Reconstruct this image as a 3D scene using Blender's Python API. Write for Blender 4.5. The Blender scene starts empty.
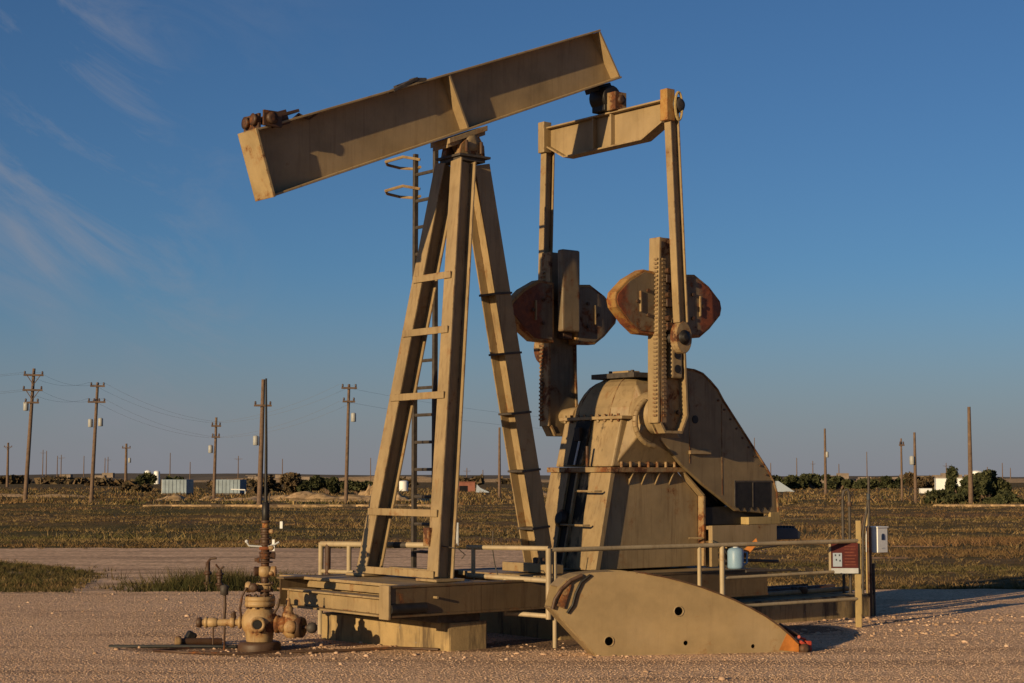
import bpy, bmesh, math, random
import numpy as np
from mathutils import Vector, Matrix
random.seed(7)
rng = np.random.default_rng(11)
S = bpy.context.scene
COL = S.collection
R = math.radians

# ------------------------------------------------------------------ camera
F_PX = 1700.0
cam_d = bpy.data.cameras.new('camera')
cam = bpy.data.objects.new('camera', cam_d)
COL.objects.link(cam)
cam.location = (0, 0, 1.65)
cam.rotation_euler = (R(90) + math.atan(135.5 / F_PX), 0, 0)
cam_d.sensor_width = 36
cam_d.lens = 36 * F_PX / 1024
cam_d.clip_end = 20000
cam_d.clip_start = 0.1
S.camera = cam

# ------------------------------------------------------------------ sky, sun, exposure
SUN_AZ = 39.5      # heading the light travels towards, degrees right of +Y
SUN_EL = 11.5
W = bpy.data.worlds.new('World'); S.world = W; W.use_nodes = True
nt = W.node_tree; N = nt.nodes; L = nt.links
bg = N['Background']; bg.inputs['Strength'].default_value = 0.050
sky = N.new('ShaderNodeTexSky'); sky.sky_type = 'NISHITA'; sky.sun_disc = False
sky.sun_elevation = R(SUN_EL); sky.sun_rotation = R(SUN_AZ + 180)
sky.air_density = 1.0; sky.dust_density = 1.0; sky.ozone_density = 3.0; sky.altitude = 800
# thin cirrus, an even pattern of streaks in the sky dome gathered by a broad noise
tc = N.new('ShaderNodeTexCoord')
mp0 = N.new('ShaderNodeMapping'); mp0.inputs['Rotation'].default_value = (0.0, R(-27), 0.0); L.new(tc.outputs['Generated'], mp0.inputs['Vector'])
mp = N.new('ShaderNodeMapping'); mp.inputs['Scale'].default_value = (2.6, 2.6, 6.5)
mp.inputs['Location'].default_value = (0.45, 0.0, 0.35)
L.new(mp0.outputs['Vector'], mp.inputs['Vector'])
n1 = N.new('ShaderNodeTexNoise'); n1.inputs['Scale'].default_value = 2.7; n1.inputs['Detail'].default_value = 13; n1.inputs['Roughness'].default_value = 0.66; n1.inputs['Distortion'].default_value = 0.9
L.new(mp.outputs['Vector'], n1.inputs['Vector'])
n2 = N.new('ShaderNodeTexNoise'); n2.inputs['Scale'].default_value = 6.0; n2.inputs['Detail'].default_value = 2
mp2 = N.new('ShaderNodeMapping'); mp2.inputs['Location'].default_value = (0.62, 0.1, 0.0)
L.new(tc.outputs['Generated'], mp2.inputs['Vector']); L.new(mp2.outputs['Vector'], n2.inputs['Vector'])
r1 = N.new('ShaderNodeMapRange'); r1.inputs['From Min'].default_value = 0.47; r1.inputs['From Max'].default_value = 0.76
r2 = N.new('ShaderNodeMapRange'); r2.inputs['From Min'].default_value = 0.44; r2.inputs['From Max'].default_value = 0.62
L.new(n1.outputs['Fac'], r1.inputs['Value']); L.new(n2.outputs['Fac'], r2.inputs['Value'])
mm = N.new('ShaderNodeMath'); mm.operation = 'MULTIPLY'; L.new(r1.outputs[0], mm.inputs[0]); L.new(r2.outputs[0], mm.inputs[1])
mm2 = N.new('ShaderNodeMath'); mm2.operation = 'MULTIPLY'; mm2.inputs[1].default_value = 0.72
cxyz = N.new('ShaderNodeSeparateXYZ'); L.new(tc.outputs['Generated'], cxyz.inputs[0])
cw = N.new('ShaderNodeMapRange'); cw.interpolation_type = 'SMOOTHSTEP'; cw.inputs['From Min'].default_value = -0.06; cw.inputs['From Max'].default_value = -0.24; L.new(cxyz.outputs[0], cw.inputs['Value'])
mm3 = N.new('ShaderNodeMath'); mm3.operation = 'MULTIPLY'; L.new(mm.outputs[0], mm3.inputs[0]); L.new(cw.outputs[0], mm3.inputs[1]); L.new(mm3.outputs[0], mm2.inputs[0])
mx = N.new('ShaderNodeMixRGB'); mx.inputs['Color2'].default_value = (4.6, 4.8, 5.6, 1)
tint = N.new('ShaderNodeMixRGB'); tint.blend_type = 'MULTIPLY'; tint.inputs['Fac'].default_value = 1; tint.inputs['Color2'].default_value = (0.76, 1.04, 1.33, 1)
L.new(sky.outputs['Color'], tint.inputs['Color1'])
L.new(mm2.outputs[0], mx.inputs['Fac']); L.new(tint.outputs['Color'], mx.inputs['Color1'])
# dusty mauve air low over the plain, the same all the way round
sxyz = N.new('ShaderNodeSeparateXYZ'); L.new(tc.outputs['Generated'], sxyz.inputs[0])
hz = N.new('ShaderNodeMapRange'); hz.interpolation_type = 'SMOOTHSTEP'; hz.inputs['From Min'].default_value = -0.02; hz.inputs['From Max'].default_value = 0.13
hz.inputs['To Min'].default_value = 0.85; hz.inputs['To Max'].default_value = 0.0; L.new(sxyz.outputs[2], hz.inputs['Value'])
hm = N.new('ShaderNodeMixRGB'); hm.inputs['Color2'].default_value = (4.3, 4.15, 4.75, 1); L.new(hz.outputs[0], hm.inputs['Fac']); L.new(mx.outputs['Color'], hm.inputs['Color1']); L.new(hm.outputs['Color'], bg.inputs['Color'])

sun_d = bpy.data.lights.new('sun', 'SUN'); sun_d.energy = 5.0; sun_d.angle = R(0.5); sun_d.color = (1.0, 0.745, 0.415)
sun = bpy.data.objects.new('sun', sun_d); COL.objects.link(sun)
ld = Vector((math.sin(R(SUN_AZ)) * math.cos(R(SUN_EL)), math.cos(R(SUN_AZ)) * math.cos(R(SUN_EL)), -math.sin(R(SUN_EL))))
sun.rotation_euler = ld.to_track_quat('-Z', 'Y').to_euler()
S.view_settings.view_transform = 'Standard'; S.view_settings.look = 'None'
S.view_settings.gamma = 1; S.view_settings.use_curve_mapping = False
S.view_settings.exposure = 0.17

# ------------------------------------------------------------------ object helpers
def tag(o, label=None, cat=None, group=None, kind=None):
    if label: o['label'] = label
    if cat: o['category'] = cat
    if group: o['group'] = group
    if kind: o['kind'] = kind
    return o

def empty(name, loc=(0, 0, 0), rz=0.0, label=None, cat=None, group=None):
    o = bpy.data.objects.new(name, None); COL.objects.link(o)
    o.location = loc; o.rotation_euler = (0, 0, rz); o.empty_display_size = 0.2
    return tag(o, label, cat, group)

class MB:
    """collects simple solids, then links them as one mesh object"""
    def __init__(s): s.v = []; s.f = []; s.sm = []
    def add(s, vs, fs, smooth=False):
        n = len(s.v); s.v += [tuple(v) for v in vs]; s.f += [tuple(i + n for i in f) for f in fs]; s.sm += [smooth] * len(fs); return s
    def box(s, c, d, M=None):
        hx, hy, hz = d[0] / 2, d[1] / 2, d[2] / 2
        vs = [Vector((x, y, z)) for x in (-hx, hx) for y in (-hy, hy) for z in (-hz, hz)]
        if M is not None: vs = [M @ v for v in vs]
        vs = [v + Vector(c) for v in vs]
        return s.add(vs, [(0, 1, 3, 2), (4, 6, 7, 5), (0, 4, 5, 1), (2, 3, 7, 6), (0, 2, 6, 4), (1, 5, 7, 3)])
    def bx(s, x0, x1, y0, y1, z0, z1):
        return s.box(((x0 + x1) / 2, (y0 + y1) / 2, (z0 + z1) / 2), (abs(x1 - x0), abs(y1 - y0), abs(z1 - z0)))
    def hexa(s, a, b):
        """two quads of four points joined into a solid"""
        return s.add(list(a) + list(b), [(3, 2, 1, 0), (4, 5, 6, 7), (0, 1, 5, 4), (1, 2, 6, 5), (2, 3, 7, 6), (3, 0, 4, 7)])
    def prism(s, pts, off, smooth=False):
        """polygon (3-D points) pushed along off"""
        n = len(pts); a = [Vector(p) for p in pts]; b = [p + Vector(off) for p in a]
        fs = [tuple(range(n - 1, -1, -1)), tuple(range(n, 2 * n))] + [(i, (i + 1) % n, (i + 1) % n + n, i + n) for i in range(n)]
        return s.add(a + b, fs, False)
    def uz(s, pts, v0, v1):
        return s.prism([(u, v0, z) for u, z in pts], (0, v1 - v0, 0))
    def tube(s, p, r, n=10, r2=None, caps=True):
        p = [Vector(q) for q in p]; rs = r if isinstance(r, (list, tuple)) else [r + ((r2 if r2 is not None else r) - r) * i / (len(p) - 1) for i in range(len(p))]
        vs = []; fs = []; prev = None
        for i, q in enumerate(p):
            t = (p[min(i + 1, len(p) - 1)] - p[max(i - 1, 0)]).normalized()
            if prev is None:
                a = t.cross(Vector((0, 0, 1)) if abs(t.z) < 0.9 else Vector((1, 0, 0))).normalized()
            else: a = (prev - t * prev.dot(t)).normalized()
            prev = a; b = t.cross(a)
            for k in range(n):
                an = 2 * math.pi * k / n
                vs.append(q + (a * math.cos(an) + b * math.sin(an)) * rs[i])
        for i in range(len(p) - 1):
            for k in range(n):
                fs.append((i * n + k, i * n + (k + 1) % n, (i + 1) * n + (k + 1) % n, (i + 1) * n + k))
        s.add(vs, fs, n > 6)
        if caps:
            m = len(p) - 1
            s.add([vs[k] for k in range(n)], [tuple(range(n - 1, -1, -1))]); s.add([vs[m * n + k] for k in range(n)], [tuple(range(n))])
        return s
    def lathe(s, prof, c=(0, 0, 0), axis=(0, 0, 1), n=20):
        ax = Vector(axis).normalized(); q = Vector((0, 0, 1)).rotation_difference(ax); vs = []; fs = []
        for r, z in prof:
            for k in range(n):
                an = 2 * math.pi * k / n
                vs.append(q @ Vector((r * math.cos(an), r * math.sin(an), z)) + Vector(c))
        for i in range(len(prof) - 1):
            for k in range(n):
                fs.append((i * n + k, i * n + (k + 1) % n, (i + 1) * n + (k + 1) % n, (i + 1) * n + k))
        s.add(vs, fs, True)
        s.add(vs[:n], [tuple(range(n - 1, -1, -1))]); s.add(vs[-n:], [tuple(range(n))])
        return s
    def hbeam(s, p0, p1, wdir, w, d, tf=0.018, tw=0.014):
        """H-section from p0 to p1: flanges are w wide along wdir and d apart"""
        p0 = Vector(p0); p1 = Vector(p1); t = (p1 - p0).normalized(); a = Vector(wdir); a = (a - t * a.dot(t)).normalized(); b = t.cross(a)
        def slab(ca, cb, wa, wb):
            q = [(ca - wa / 2, cb - wb / 2), (ca + wa / 2, cb - wb / 2), (ca + wa / 2, cb + wb / 2), (ca - wa / 2, cb + wb / 2)]
            s.hexa([p0 + a * x + b * y for x, y in q], [p1 + a * x + b * y for x, y in q])
        slab(0, d / 2 - tf / 2, w, tf); slab(0, -d / 2 + tf / 2, w, tf); slab(0, 0, tw, d - 2 * tf)
        return s
    def build(s, name, m, parent=None, bevel=0.0, label=None, fix=True):
        me = bpy.data.meshes.new(name); me.from_pydata(s.v, [], s.f); me.polygons.foreach_set('use_smooth', s.sm)
        if fix:
            bm = bmesh.new(); bm.from_mesh(me); bmesh.ops.recalc_face_normals(bm, faces=bm.faces); bm.to_mesh(me); bm.free()
        me.materials.append(m); o = bpy.data.objects.new(name, me); COL.objects.link(o)
        if parent: o.parent = parent
        if label: o['label'] = label
        if bevel:
            b = o.modifiers.new('bevel', 'BEVEL'); b.width = bevel; b.segments = 2; b.limit_method = 'ANGLE'; b.angle_limit = R(40); b.harden_normals = False
        return o

def children(o): return [c for c in COL.objects if c.parent == o]
def copy_tree(o, parent=None):
    c = o.copy(); COL.objects.link(c); c.parent = parent
    for ch in children(o): copy_tree(ch, c)
    return c

def plate_with_holes(outline, holes, thick):
    """front plate in the x,z plane at y=0 with true holes, thickness to +y"""
    bm = bmesh.new(); edges = []
    for loop in [outline] + holes:
        vs = [bm.verts.new((x, 0, z)) for x, z in loop]
        edges += [bm.edges.new((vs[i], vs[(i + 1) % len(vs)])) for i in range(len(vs))]
    bmesh.ops.triangle_fill(bm, edges=edges, use_beauty=True, normal=(0, -1, 0))
    fs = bm.faces[:]
    ret = bmesh.ops.extrude_face_region(bm, geom=fs)
    for g in ret['geom']:
        if isinstance(g, bmesh.types.BMVert): g.co.y += thick
    bmesh.ops.recalc_face_normals(bm, faces=bm.faces)
    mb = MB(); bm.verts.index_update()
    mb.add([v.co.copy() for v in bm.verts], [tuple(v.index for v in f.verts) for f in bm.faces]); bm.free()
    return mb

# ------------------------------------------------------------------ materials
def mat(name):
    m = bpy.data.materials.new(name); m.use_nodes = True; nt = m.node_tree
    return m, nt.nodes, nt.links, nt.nodes['Principled BSDF']

def noise(N, L, scale, detail=6, rough=0.6, vec=None, dist=0.0):
    n = N.new('ShaderNodeTexNoise'); n.inputs['Scale'].default_value = scale; n.inputs['Detail'].default_value = detail
    n.inputs['Roughness'].default_value = rough; n.inputs['Distortion'].default_value = dist
    if vec is not None: L.new(vec, n.inputs['Vector'])
    return n.outputs['Fac']

def rng_map(N, L, val, a, b, c=0.0, d=1.0):
    r = N.new('ShaderNodeMapRange'); L.new(val, r.inputs['Value'])
    r.inputs['From Min'].default_value = a; r.inputs['From Max'].default_value = b
    r.inputs['To Min'].default_value = c; r.inputs['To Max'].default_value = d
    return r.outputs[0]

def mix(N, L, f, a, b, mode='MIX'):
    n = N.new('ShaderNodeMixRGB'); n.blend_type = mode
    for key, x in (('Fac', f), ('Color1', a), ('Color2', b)):
        if isinstance(x, (int, float)): n.inputs[key].default_value = x
        elif isinstance(x, tuple): n.inputs[key].default_value = (*x, 1)
        else: L.new(x, n.inputs[key])
    return n.outputs['Color']

def math2(N, L, op, a, b):
    n = N.new('ShaderNodeMath'); n.operation = op
    for i, x in enumerate((a, b)):
        if isinstance(x, (int, float)): n.inputs[i].default_value = x
        else: L.new(x, n.inputs[i])
    n.use_clamp = op in ('ADD', 'MAXIMUM'); return n.outputs[0]

RUST = (0.080, 0.030, 0.014); ORANGE = (0.22, 0.075, 0.018); BLACKRUST = (0.022, 0.012, 0.009)
def paint(name, base=(0.275, 0.195, 0.100), rust=0.40, edge=True, rough=0.55, streak=0.5, rustcol=RUST, oil=0.0, seed=0.0):
    """weathered oilfield paint: tone patches, drips, rust blotches, chipped edges"""
    m, N, L, P = mat(name)
    tcn = N.new('ShaderNodeTexCoord'); mpn = N.new('ShaderNodeMapping'); mpn.inputs['Location'].default_value = (seed, seed * 1.7, seed * .6)
    L.new(tcn.outputs['Object'], mpn.inputs['Vector']); vec = mpn.outputs['Vector']
    ms = N.new('ShaderNodeMapping'); ms.inputs['Scale'].default_value = (1, 1, 0.09); L.new(vec, ms.inputs['Vector'])
    tone = noise(N, L, 2.3, 8, 0.65, vec)
    c = mix(N, L, rng_map(N, L, tone, 0.3, 0.72), tuple(x * 0.72 for x in base), tuple(min(1, x * 1.18) for x in base))
    c = mix(N, L, rng_map(N, L, noise(N, L, 0.9, 4, 0.6, vec), 0.50, 0.66, 0, 0.45), c, (base[0] * 1.18, base[1] * 1.22, base[2] * 1.42))
    ms2 = N.new('ShaderNodeMapping'); ms2.inputs['Scale'].default_value = (1, 1, 0.035); L.new(vec, ms2.inputs['Vector'])
    c = mix(N, L, rng_map(N, L, noise(N, L, 34, 4, 0.6, ms2.outputs['Vector']), 0.58, 0.74, 0, streak * 0.8), c, (base[0] * 0.34, base[1] * 0.24, base[2] * 0.2))
    st = noise(N, L, 17, 5, 0.6, ms.outputs['Vector'])
    c = mix(N, L, rng_map(N, L, st, 0.52, 0.78, 0, streak), c, tuple(x * y for x, y in zip(base, (0.45, 0.36, 0.30))))
    fine = noise(N, L, 60, 4, 0.7, vec)
    blot = noise(N, L, 3.1, 9, 0.72, vec, 0.3)
    t0 = 0.80 - rust * 0.45
    rm = rng_map(N, L, blot, t0, t0 + 0.035)
    if edge:
        bv = N.new('ShaderNodeBevel'); bv.samples = 3; bv.inputs['Radius'].default_value = 0.022
        ge = N.new('ShaderNodeNewGeometry'); dp = N.new('ShaderNodeVectorMath'); dp.operation = 'DOT_PRODUCT'
        L.new(bv.outputs['Normal'], dp.inputs[0]); L.new(ge.outputs['Normal'], dp.inputs[1])
        em = rng_map(N, L, dp.outputs['Value'], 0.985, 0.90)
        en = noise(N, L, 9, 6, 0.7, vec)
        em = math2(N, L, 'MULTIPLY', em, rng_map(N, L, en, 0.66 - rust * 0.35, 0.74 - rust * 0.35))
        rm = math2(N, L, 'MAXIMUM', rm, em)
    halo = rng_map(N, L, blot, t0 - 0.07, t0, 0, 0.55)
    c = mix(N, L, halo, c, (base[0] * 0.72, base[1] * 0.46, base[2] * 0.28))
    rc = mix(N, L, rng_map(N, L, noise(N, L, 7, 6, 0.7, vec), 0.45, 0.65), rustcol, ORANGE)
    rc = mix(N, L, rng_map(N, L, noise(N, L, 21, 5, 0.7, vec), 0.5, 0.7), rc, BLACKRUST)
    c = mix(N, L, rm, c, rc)
    rgh = mix(N, L, rm, (rough,) * 3, (0.9,) * 3)
    if oil > 0:
        on = noise(N, L, 1.9, 7, 0.7, ms.outputs['Vector'])
        om = rng_map(N, L, math2(N, L, 'ADD', math2(N, L, 'MULTIPLY', on, 0.7), math2(N, L, 'MULTIPLY', blot, 0.3)), 0.70 - oil * 0.3, 0.76 - oil * 0.3)
        c = mix(N, L, om, c, (0.012, 0.010, 0.008)); rgh = mix(N, L, om, rgh, (0.75,) * 3)
    L.new(c, P.inputs['Base Color']); L.new(rgh, P.inputs['Roughness'])
    P.inputs['Specular IOR Level'].default_value = 0.35
    b = N.new('ShaderNodeBump'); b.inputs['Strength'].default_value = 0.35; b.inputs['Distance'].default_value = 0.006
    hgt = math2(N, L, 'SUBTRACT', math2(N, L, 'MULTIPLY', fine, 0.35), math2(N, L, 'MULTIPLY', rm, 0.5))
    hgt = math2(N, L, 'ADD', hgt, math2(N, L, 'MULTIPLY', tone, 0.9)); L.new(hgt, b.inputs['Height']); L.new(b.outputs['Normal'], P.inputs['Normal'])
    return m

def plain(name, col, rough=0.7, var=0.25, scale=8, metal=0.0, bump=0.3, seed=0, spec=0.3):
    m, N, L, P = mat(name)
    tcn = N.new('ShaderNodeTexCoord'); vec = tcn.outputs['Object']
    n = noise(N, L, scale, 7, 0.65, vec)
    c = mix(N, L, rng_map(N, L, n, 0.3, 0.7), tuple(x * (1 - var) for x in col), tuple(min(1, x * (1 + var)) for x in col))
    L.new(c, P.inputs['Base Color']); P.inputs['Roughness'].default_value = rough; P.inputs['Metallic'].default_value = metal
    P.inputs['Specular IOR Level'].default_value = spec
    b = N.new('ShaderNodeBump'); b.inputs['Strength'].default_value = bump; b.inputs['Distance'].default_value = 0.004
    L.new(noise(N, L, scale * 5, 5, 0.7, vec), b.inputs['Height']); L.new(b.outputs['Normal'], P.inputs['Normal'])
    return m

TAN = (0.275, 0.195, 0.100)
M = {}
M['beam'] = paint('tan_beam_paint', TAN, 0.22, streak=0.35)
M['paint'] = paint('tan_paint', TAN, 0.36, seed=3, streak=0.65)
M['plate'] = paint('freckled_plate_paint', (0.30, 0.215, 0.105), 0.50, streak=0.2, seed=40.3)
M['paint_clean'] = paint('tan_paint_clean', TAN, 0.12, streak=0.25, seed=9)
M['paint_skid'] = paint('tan_skid_paint', TAN, 0.36, streak=0.6, seed=5)
M['skid_side'] = paint('shaded_grimy_skid_side', (0.115, 0.076, 0.038), 0.36, streak=0.8, seed=6)  # grime plus the side's near-unlit shade, put into a darker base colour
M['paint_oily'] = paint('oily_tan_paint', TAN, 0.32, oil=0.9, seed=12)
M['paint_rusty'] = paint('rusty_tan_paint', TAN, 0.62, streak=0.7, seed=7)
M['weight'] = paint('weight_paint', (0.175, 0.130, 0.078), 0.46, streak=0.8, seed=14)
def face_mat():
    m = paint('rust_tipped_face', (0.165, 0.122, 0.074), 0.50, streak=0.8, seed=14); nt = m.node_tree; N = nt.nodes; L = nt.links; P = N['Principled BSDF']
    old = P.inputs['Base Color'].links[0].from_socket
    t = N.new('ShaderNodeTexCoord'); sp = N.new('ShaderNodeSeparateXYZ'); L.new(t.outputs['Object'], sp.inputs[0])
    d = math2(N, L, 'SUBTRACT', sp.outputs[0], 2.03); ab = N.new('ShaderNodeMath'); ab.operation = 'ABSOLUTE'; L.new(d, ab.inputs[0])
    v = N.new('ShaderNodeMath'); v.operation = 'ADD'; L.new(ab.outputs[0], v.inputs[0]); L.new(math2(N, L, 'MULTIPLY', noise(N, L, 5, 7, 0.7, t.outputs['Object']), 0.45), v.inputs[1])
    f = rng_map(N, L, v.outputs[0], 0.72, 0.80)
    rc = mix(N, L, rng_map(N, L, noise(N, L, 12, 6, 0.7, t.outputs['Object']), 0.4, 0.65), (0.20, 0.055, 0.018), (0.09, 0.03, 0.014))
    L.new(mix(N, L, f, old, rc), P.inputs['Base Color']); return m
M['weight_face'] = face_mat()
M['tooth'] = paint('worn_tooth_paint', (0.20, 0.135, 0.07), 0.5, edge=False, streak=0.6, seed=33)
M['weight_rust'] = paint('orange_rusted_weight', (0.33, 0.19, 0.06), 0.62, streak=0.6, rustcol=(0.17, 0.05, 0.018), seed=4)
M['rust'] = paint('rusted_iron', (0.075, 0.042, 0.024), 0.55, edge=False, streak=0.5, seed=2, rustcol=(0.045, 0.02, 0.011))
M['orange'] = plain('orange_primer', (0.42, 0.15, 0.03), 0.7, 0.35, 6)
M['red'] = paint('faded_red_paint', (0.36, 0.05, 0.03), 0.5, edge=False, seed=1)
M['black'] = plain('black_grease', (0.014, 0.012, 0.011), 0.5, 0.5, 12)
M['dark_steel'] = plain('dark_steel', (0.055, 0.045, 0.038), 0.6, 0.4, 15)
M['yellow'] = paint('yellow_tan_paint', (0.36, 0.26, 0.11), 0.28, seed=8)
M['well'] = paint('wellhead_paint', (0.34, 0.225, 0.105), 0.50, seed=21, oil=0.25, streak=0.9)
M['white'] = plain('white_enamel', (0.72, 0.72, 0.70), 0.45, 0.08, 5)
M['grey_blue'] = plain('blue_grey_paint', (0.045, 0.055, 0.07), 0.6, 0.2, 6)
M['signred'] = plain('faded_sign_red', (0.075, 0.014, 0.011), 0.55, 0.3, 9)
M['signtext'] = plain('faded_sign_print', (0.14, 0.04, 0.025), 0.6, 0.4, 25)
M['grey'] = plain('pale_grey_paint', (0.40, 0.41, 0.42), 0.6, 0.15, 7)
M['cardgrey'] = plain('faded_card', (0.30, 0.35, 0.42), 0.6, 0.1, 7)
M['emblem'] = plain('navy_print', (0.03, 0.05, 0.11), 0.5, 0.1, 9)
M['bluejug'] = plain('pale_blue_plastic', (0.20, 0.31, 0.43), 0.4, 0.08, 6)
M['wood'] = plain('weathered_pole_wood', (0.13, 0.085, 0.058), 0.85, 0.35, 4)
M['wire'] = plain('aluminium_wire', (0.16, 0.16, 0.17), 0.6, 0.1, 3)
M['trans'] = plain('transformer_grey', (0.30, 0.30, 0.29), 0.5, 0.1, 3)
M['porcelain'] = plain('brown_porcelain', (0.07, 0.045, 0.04), 0.4, 0.2, 3)
M['hose'] = plain('black_rubber', (0.02, 0.02, 0.02), 0.6, 0.3, 10)

def concrete_mat():
    m, N, L, P = mat('painted_concrete')
    tcn = N.new('ShaderNodeTexCoord'); vec = tcn.outputs['Object']
    c = mix(N, L, rng_map(N, L, noise(N, L, 3, 8, 0.7, vec), 0.35, 0.65), (0.24, 0.165, 0.075), (0.36, 0.25, 0.115))
    ms = N.new('ShaderNodeMapping'); ms.inputs['Scale'].default_value = (1, 1, 0.15); L.new(vec, ms.inputs['Vector'])
    c = mix(N, L, rng_map(N, L, noise(N, L, 6, 6, 0.65, ms.outputs['Vector']), 0.50, 0.62, 0, 0.9), c, (0.07, 0.045, 0.025))
    c = mix(N, L, rng_map(N, L, noise(N, L, 14, 6, 0.7, vec), 0.62, 0.70), c, (0.20, 0.17, 0.14))
    L.new(c, P.inputs['Base Color']); P.inputs['Roughness'].default_value = 0.9
    b = N.new('ShaderNodeBump'); b.inputs['Strength'].default_value = 0.6; b.inputs['Distance'].default_value = 0.012
    L.new(noise(N, L, 22, 8, 0.75, vec), b.inputs['Height']); L.new(b.outputs['Normal'], P.inputs['Normal'])
    return m
M['concrete'] = concrete_mat()

def gravel_mat(name, c1, c2, c3, fine=38.0, bump=0.6):
    m, N, L, P = mat(name)
    g = N.new('ShaderNodeNewGeometry'); vec = g.outputs['Position']
    big = noise(N, L, 0.35, 5, 0.6, vec); mid = noise(N, L, 2.2, 6, 0.65, vec)
    c = mix(N, L, rng_map(N, L, big, 0.35, 0.65), c1, c2)
    c = mix(N, L, rng_map(N, L, mid, 0.45, 0.75, 0, 0.45), c, c3)
    mt = N.new('ShaderNodeMapping'); mt.inputs['Rotation'].default_value = (0, 0, R(12)); mt.inputs['Scale'].default_value = (0.12, 1.0, 1.0); L.new(vec, mt.inputs['Vector'])
    c = mix(N, L, rng_map(N, L, noise(N, L, 1.5, 5, 0.65, mt.outputs['Vector']), 0.50, 0.62, 0, 0.65), c, tuple(x * 0.62 for x in c3))
    c = mix(N, L, rng_map(N, L, noise(N, L, 1.1, 5, 0.65, mt.outputs['Vector']), 0.40, 0.32, 0, 0.35), c, tuple(min(1, x * 1.25) for x in c2))
    v = N.new('ShaderNodeTexVoronoi'); v.inputs['Scale'].default_value = fine; L.new(vec, v.inputs['Vector'])
    sp = N.new('ShaderNodeSeparateColor'); L.new(v.outputs['Color'], sp.inputs[0])
    c = mix(N, L, rng_map(N, L, sp.outputs[0], 0, 1, 0, 1), mix(N, L, 1.0, c, (0.70, 0.68, 0.66), 'MULTIPLY'), mix(N, L, 1.0, c, (1.35, 1.32, 1.3), 'MULTIPLY'))
    L.new(c, P.inputs['Base Color']); P.inputs['Roughness'].default_value = 0.95; P.inputs['Specular IOR Level'].default_value = 0.15
    b = N.new('ShaderNodeBump'); b.inputs['Strength'].default_value = bump; b.inputs['Distance'].default_value = 0.02
    h = math2(N, L, 'SUBTRACT', 1.0, v.outputs['Distance']); h = math2(N, L, 'ADD', h, math2(N, L, 'MULTIPLY', mid, 1.2))
    n = N.new('ShaderNodeMath'); n.operation = 'MULTIPLY'; L.new(v.outputs['Distance'], n.inputs[0]); n.inputs[1].default_value = -1
    L.new(n.outputs[0], b.inputs['Height']); L.new(b.outputs['Normal'], P.inputs['Normal'])
    return m
M['gravel'] = gravel_mat('pink_tan_gravel', (0.58, 0.385, 0.245), (0.64, 0.435, 0.285), (0.47, 0.295, 0.18))
M['road'] = gravel_mat('pale_caliche_road', (0.70, 0.475, 0.30), (0.60, 0.40, 0.25), (0.40, 0.25, 0.15), 14.0, 0.2)

def pebble_mat():
    m, N, L, P = mat('pebbles')
    g = N.new('ShaderNodeNewGeometry'); r = N.new('ShaderNodeValToRGB'); L.new(g.outputs['Random Per Island'], r.inputs[0])
    e = r.color_ramp.elements; e[0].color = (0.30, 0.19, 0.115, 1); e[1].color = (0.52, 0.38, 0.27, 1)
    e2 = e.new(0.5); e2.color = (0.42, 0.275, 0.18, 1); e3 = e.new(0.85); e3.color = (0.52, 0.36, 0.25, 1)
    L.new(r.outputs[0], P.inputs['Base Color']); P.inputs['Roughness'].default_value = 0.9; P.inputs['Specular IOR Level'].default_value = 0.2
    return m
M['pebble'] = pebble_mat()

def field_mat():
    m, N, L, P = mat('dry_pasture')
    g = N.new('ShaderNodeNewGeometry'); vec = g.outputs['Position']
    ms = N.new('ShaderNodeMapping'); ms.inputs['Scale'].default_value = (0.16, 1, 1); L.new(vec, ms.inputs['Vector'])
    a = noise(N, L, 0.10, 6, 0.6, ms.outputs['Vector']); b2 = noise(N, L, 0.5, 7, 0.7, vec); f = noise(N, L, 3.5, 6, 0.75, vec)
    c = mix(N, L, rng_map(N, L, a, 0.38, 0.62), (0.105, 0.084, 0.036), (0.18, 0.105, 0.055))
    c = mix(N, L, rng_map(N, L, b2, 0.45, 0.68, 0, 0.9), c, (0.060, 0.058, 0.022))
    c = mix(N, L, rng_map(N, L, f, 0.52, 0.72, 0, 0.8), c, (0.25, 0.175, 0.085))
    c = mix(N, L, rng_map(N, L, noise(N, L, 0.22, 6, 0.7, ms.outputs['Vector']), 0.60, 0.68, 0, 0.75), c, (0.30, 0.205, 0.13))
    L.new(c, P.inputs['Base Color']); P.inputs['Roughness'].default_value = 1.0; P.inputs['Specular IOR Level'].default_value = 0.05
    b = N.new('ShaderNodeBump'); b.inputs['Strength'].default_value = 0.9; b.inputs['Distance'].default_value = 0.25
    L.new(math2(N, L, 'ADD', math2(N, L, 'MULTIPLY', f, 0.5), math2(N, L, 'MULTIPLY', b2, 0.5)), b.inputs['Height']); L.new(b.outputs['Normal'], P.inputs['Normal'])
    return m
M['field'] = field_mat()

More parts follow.
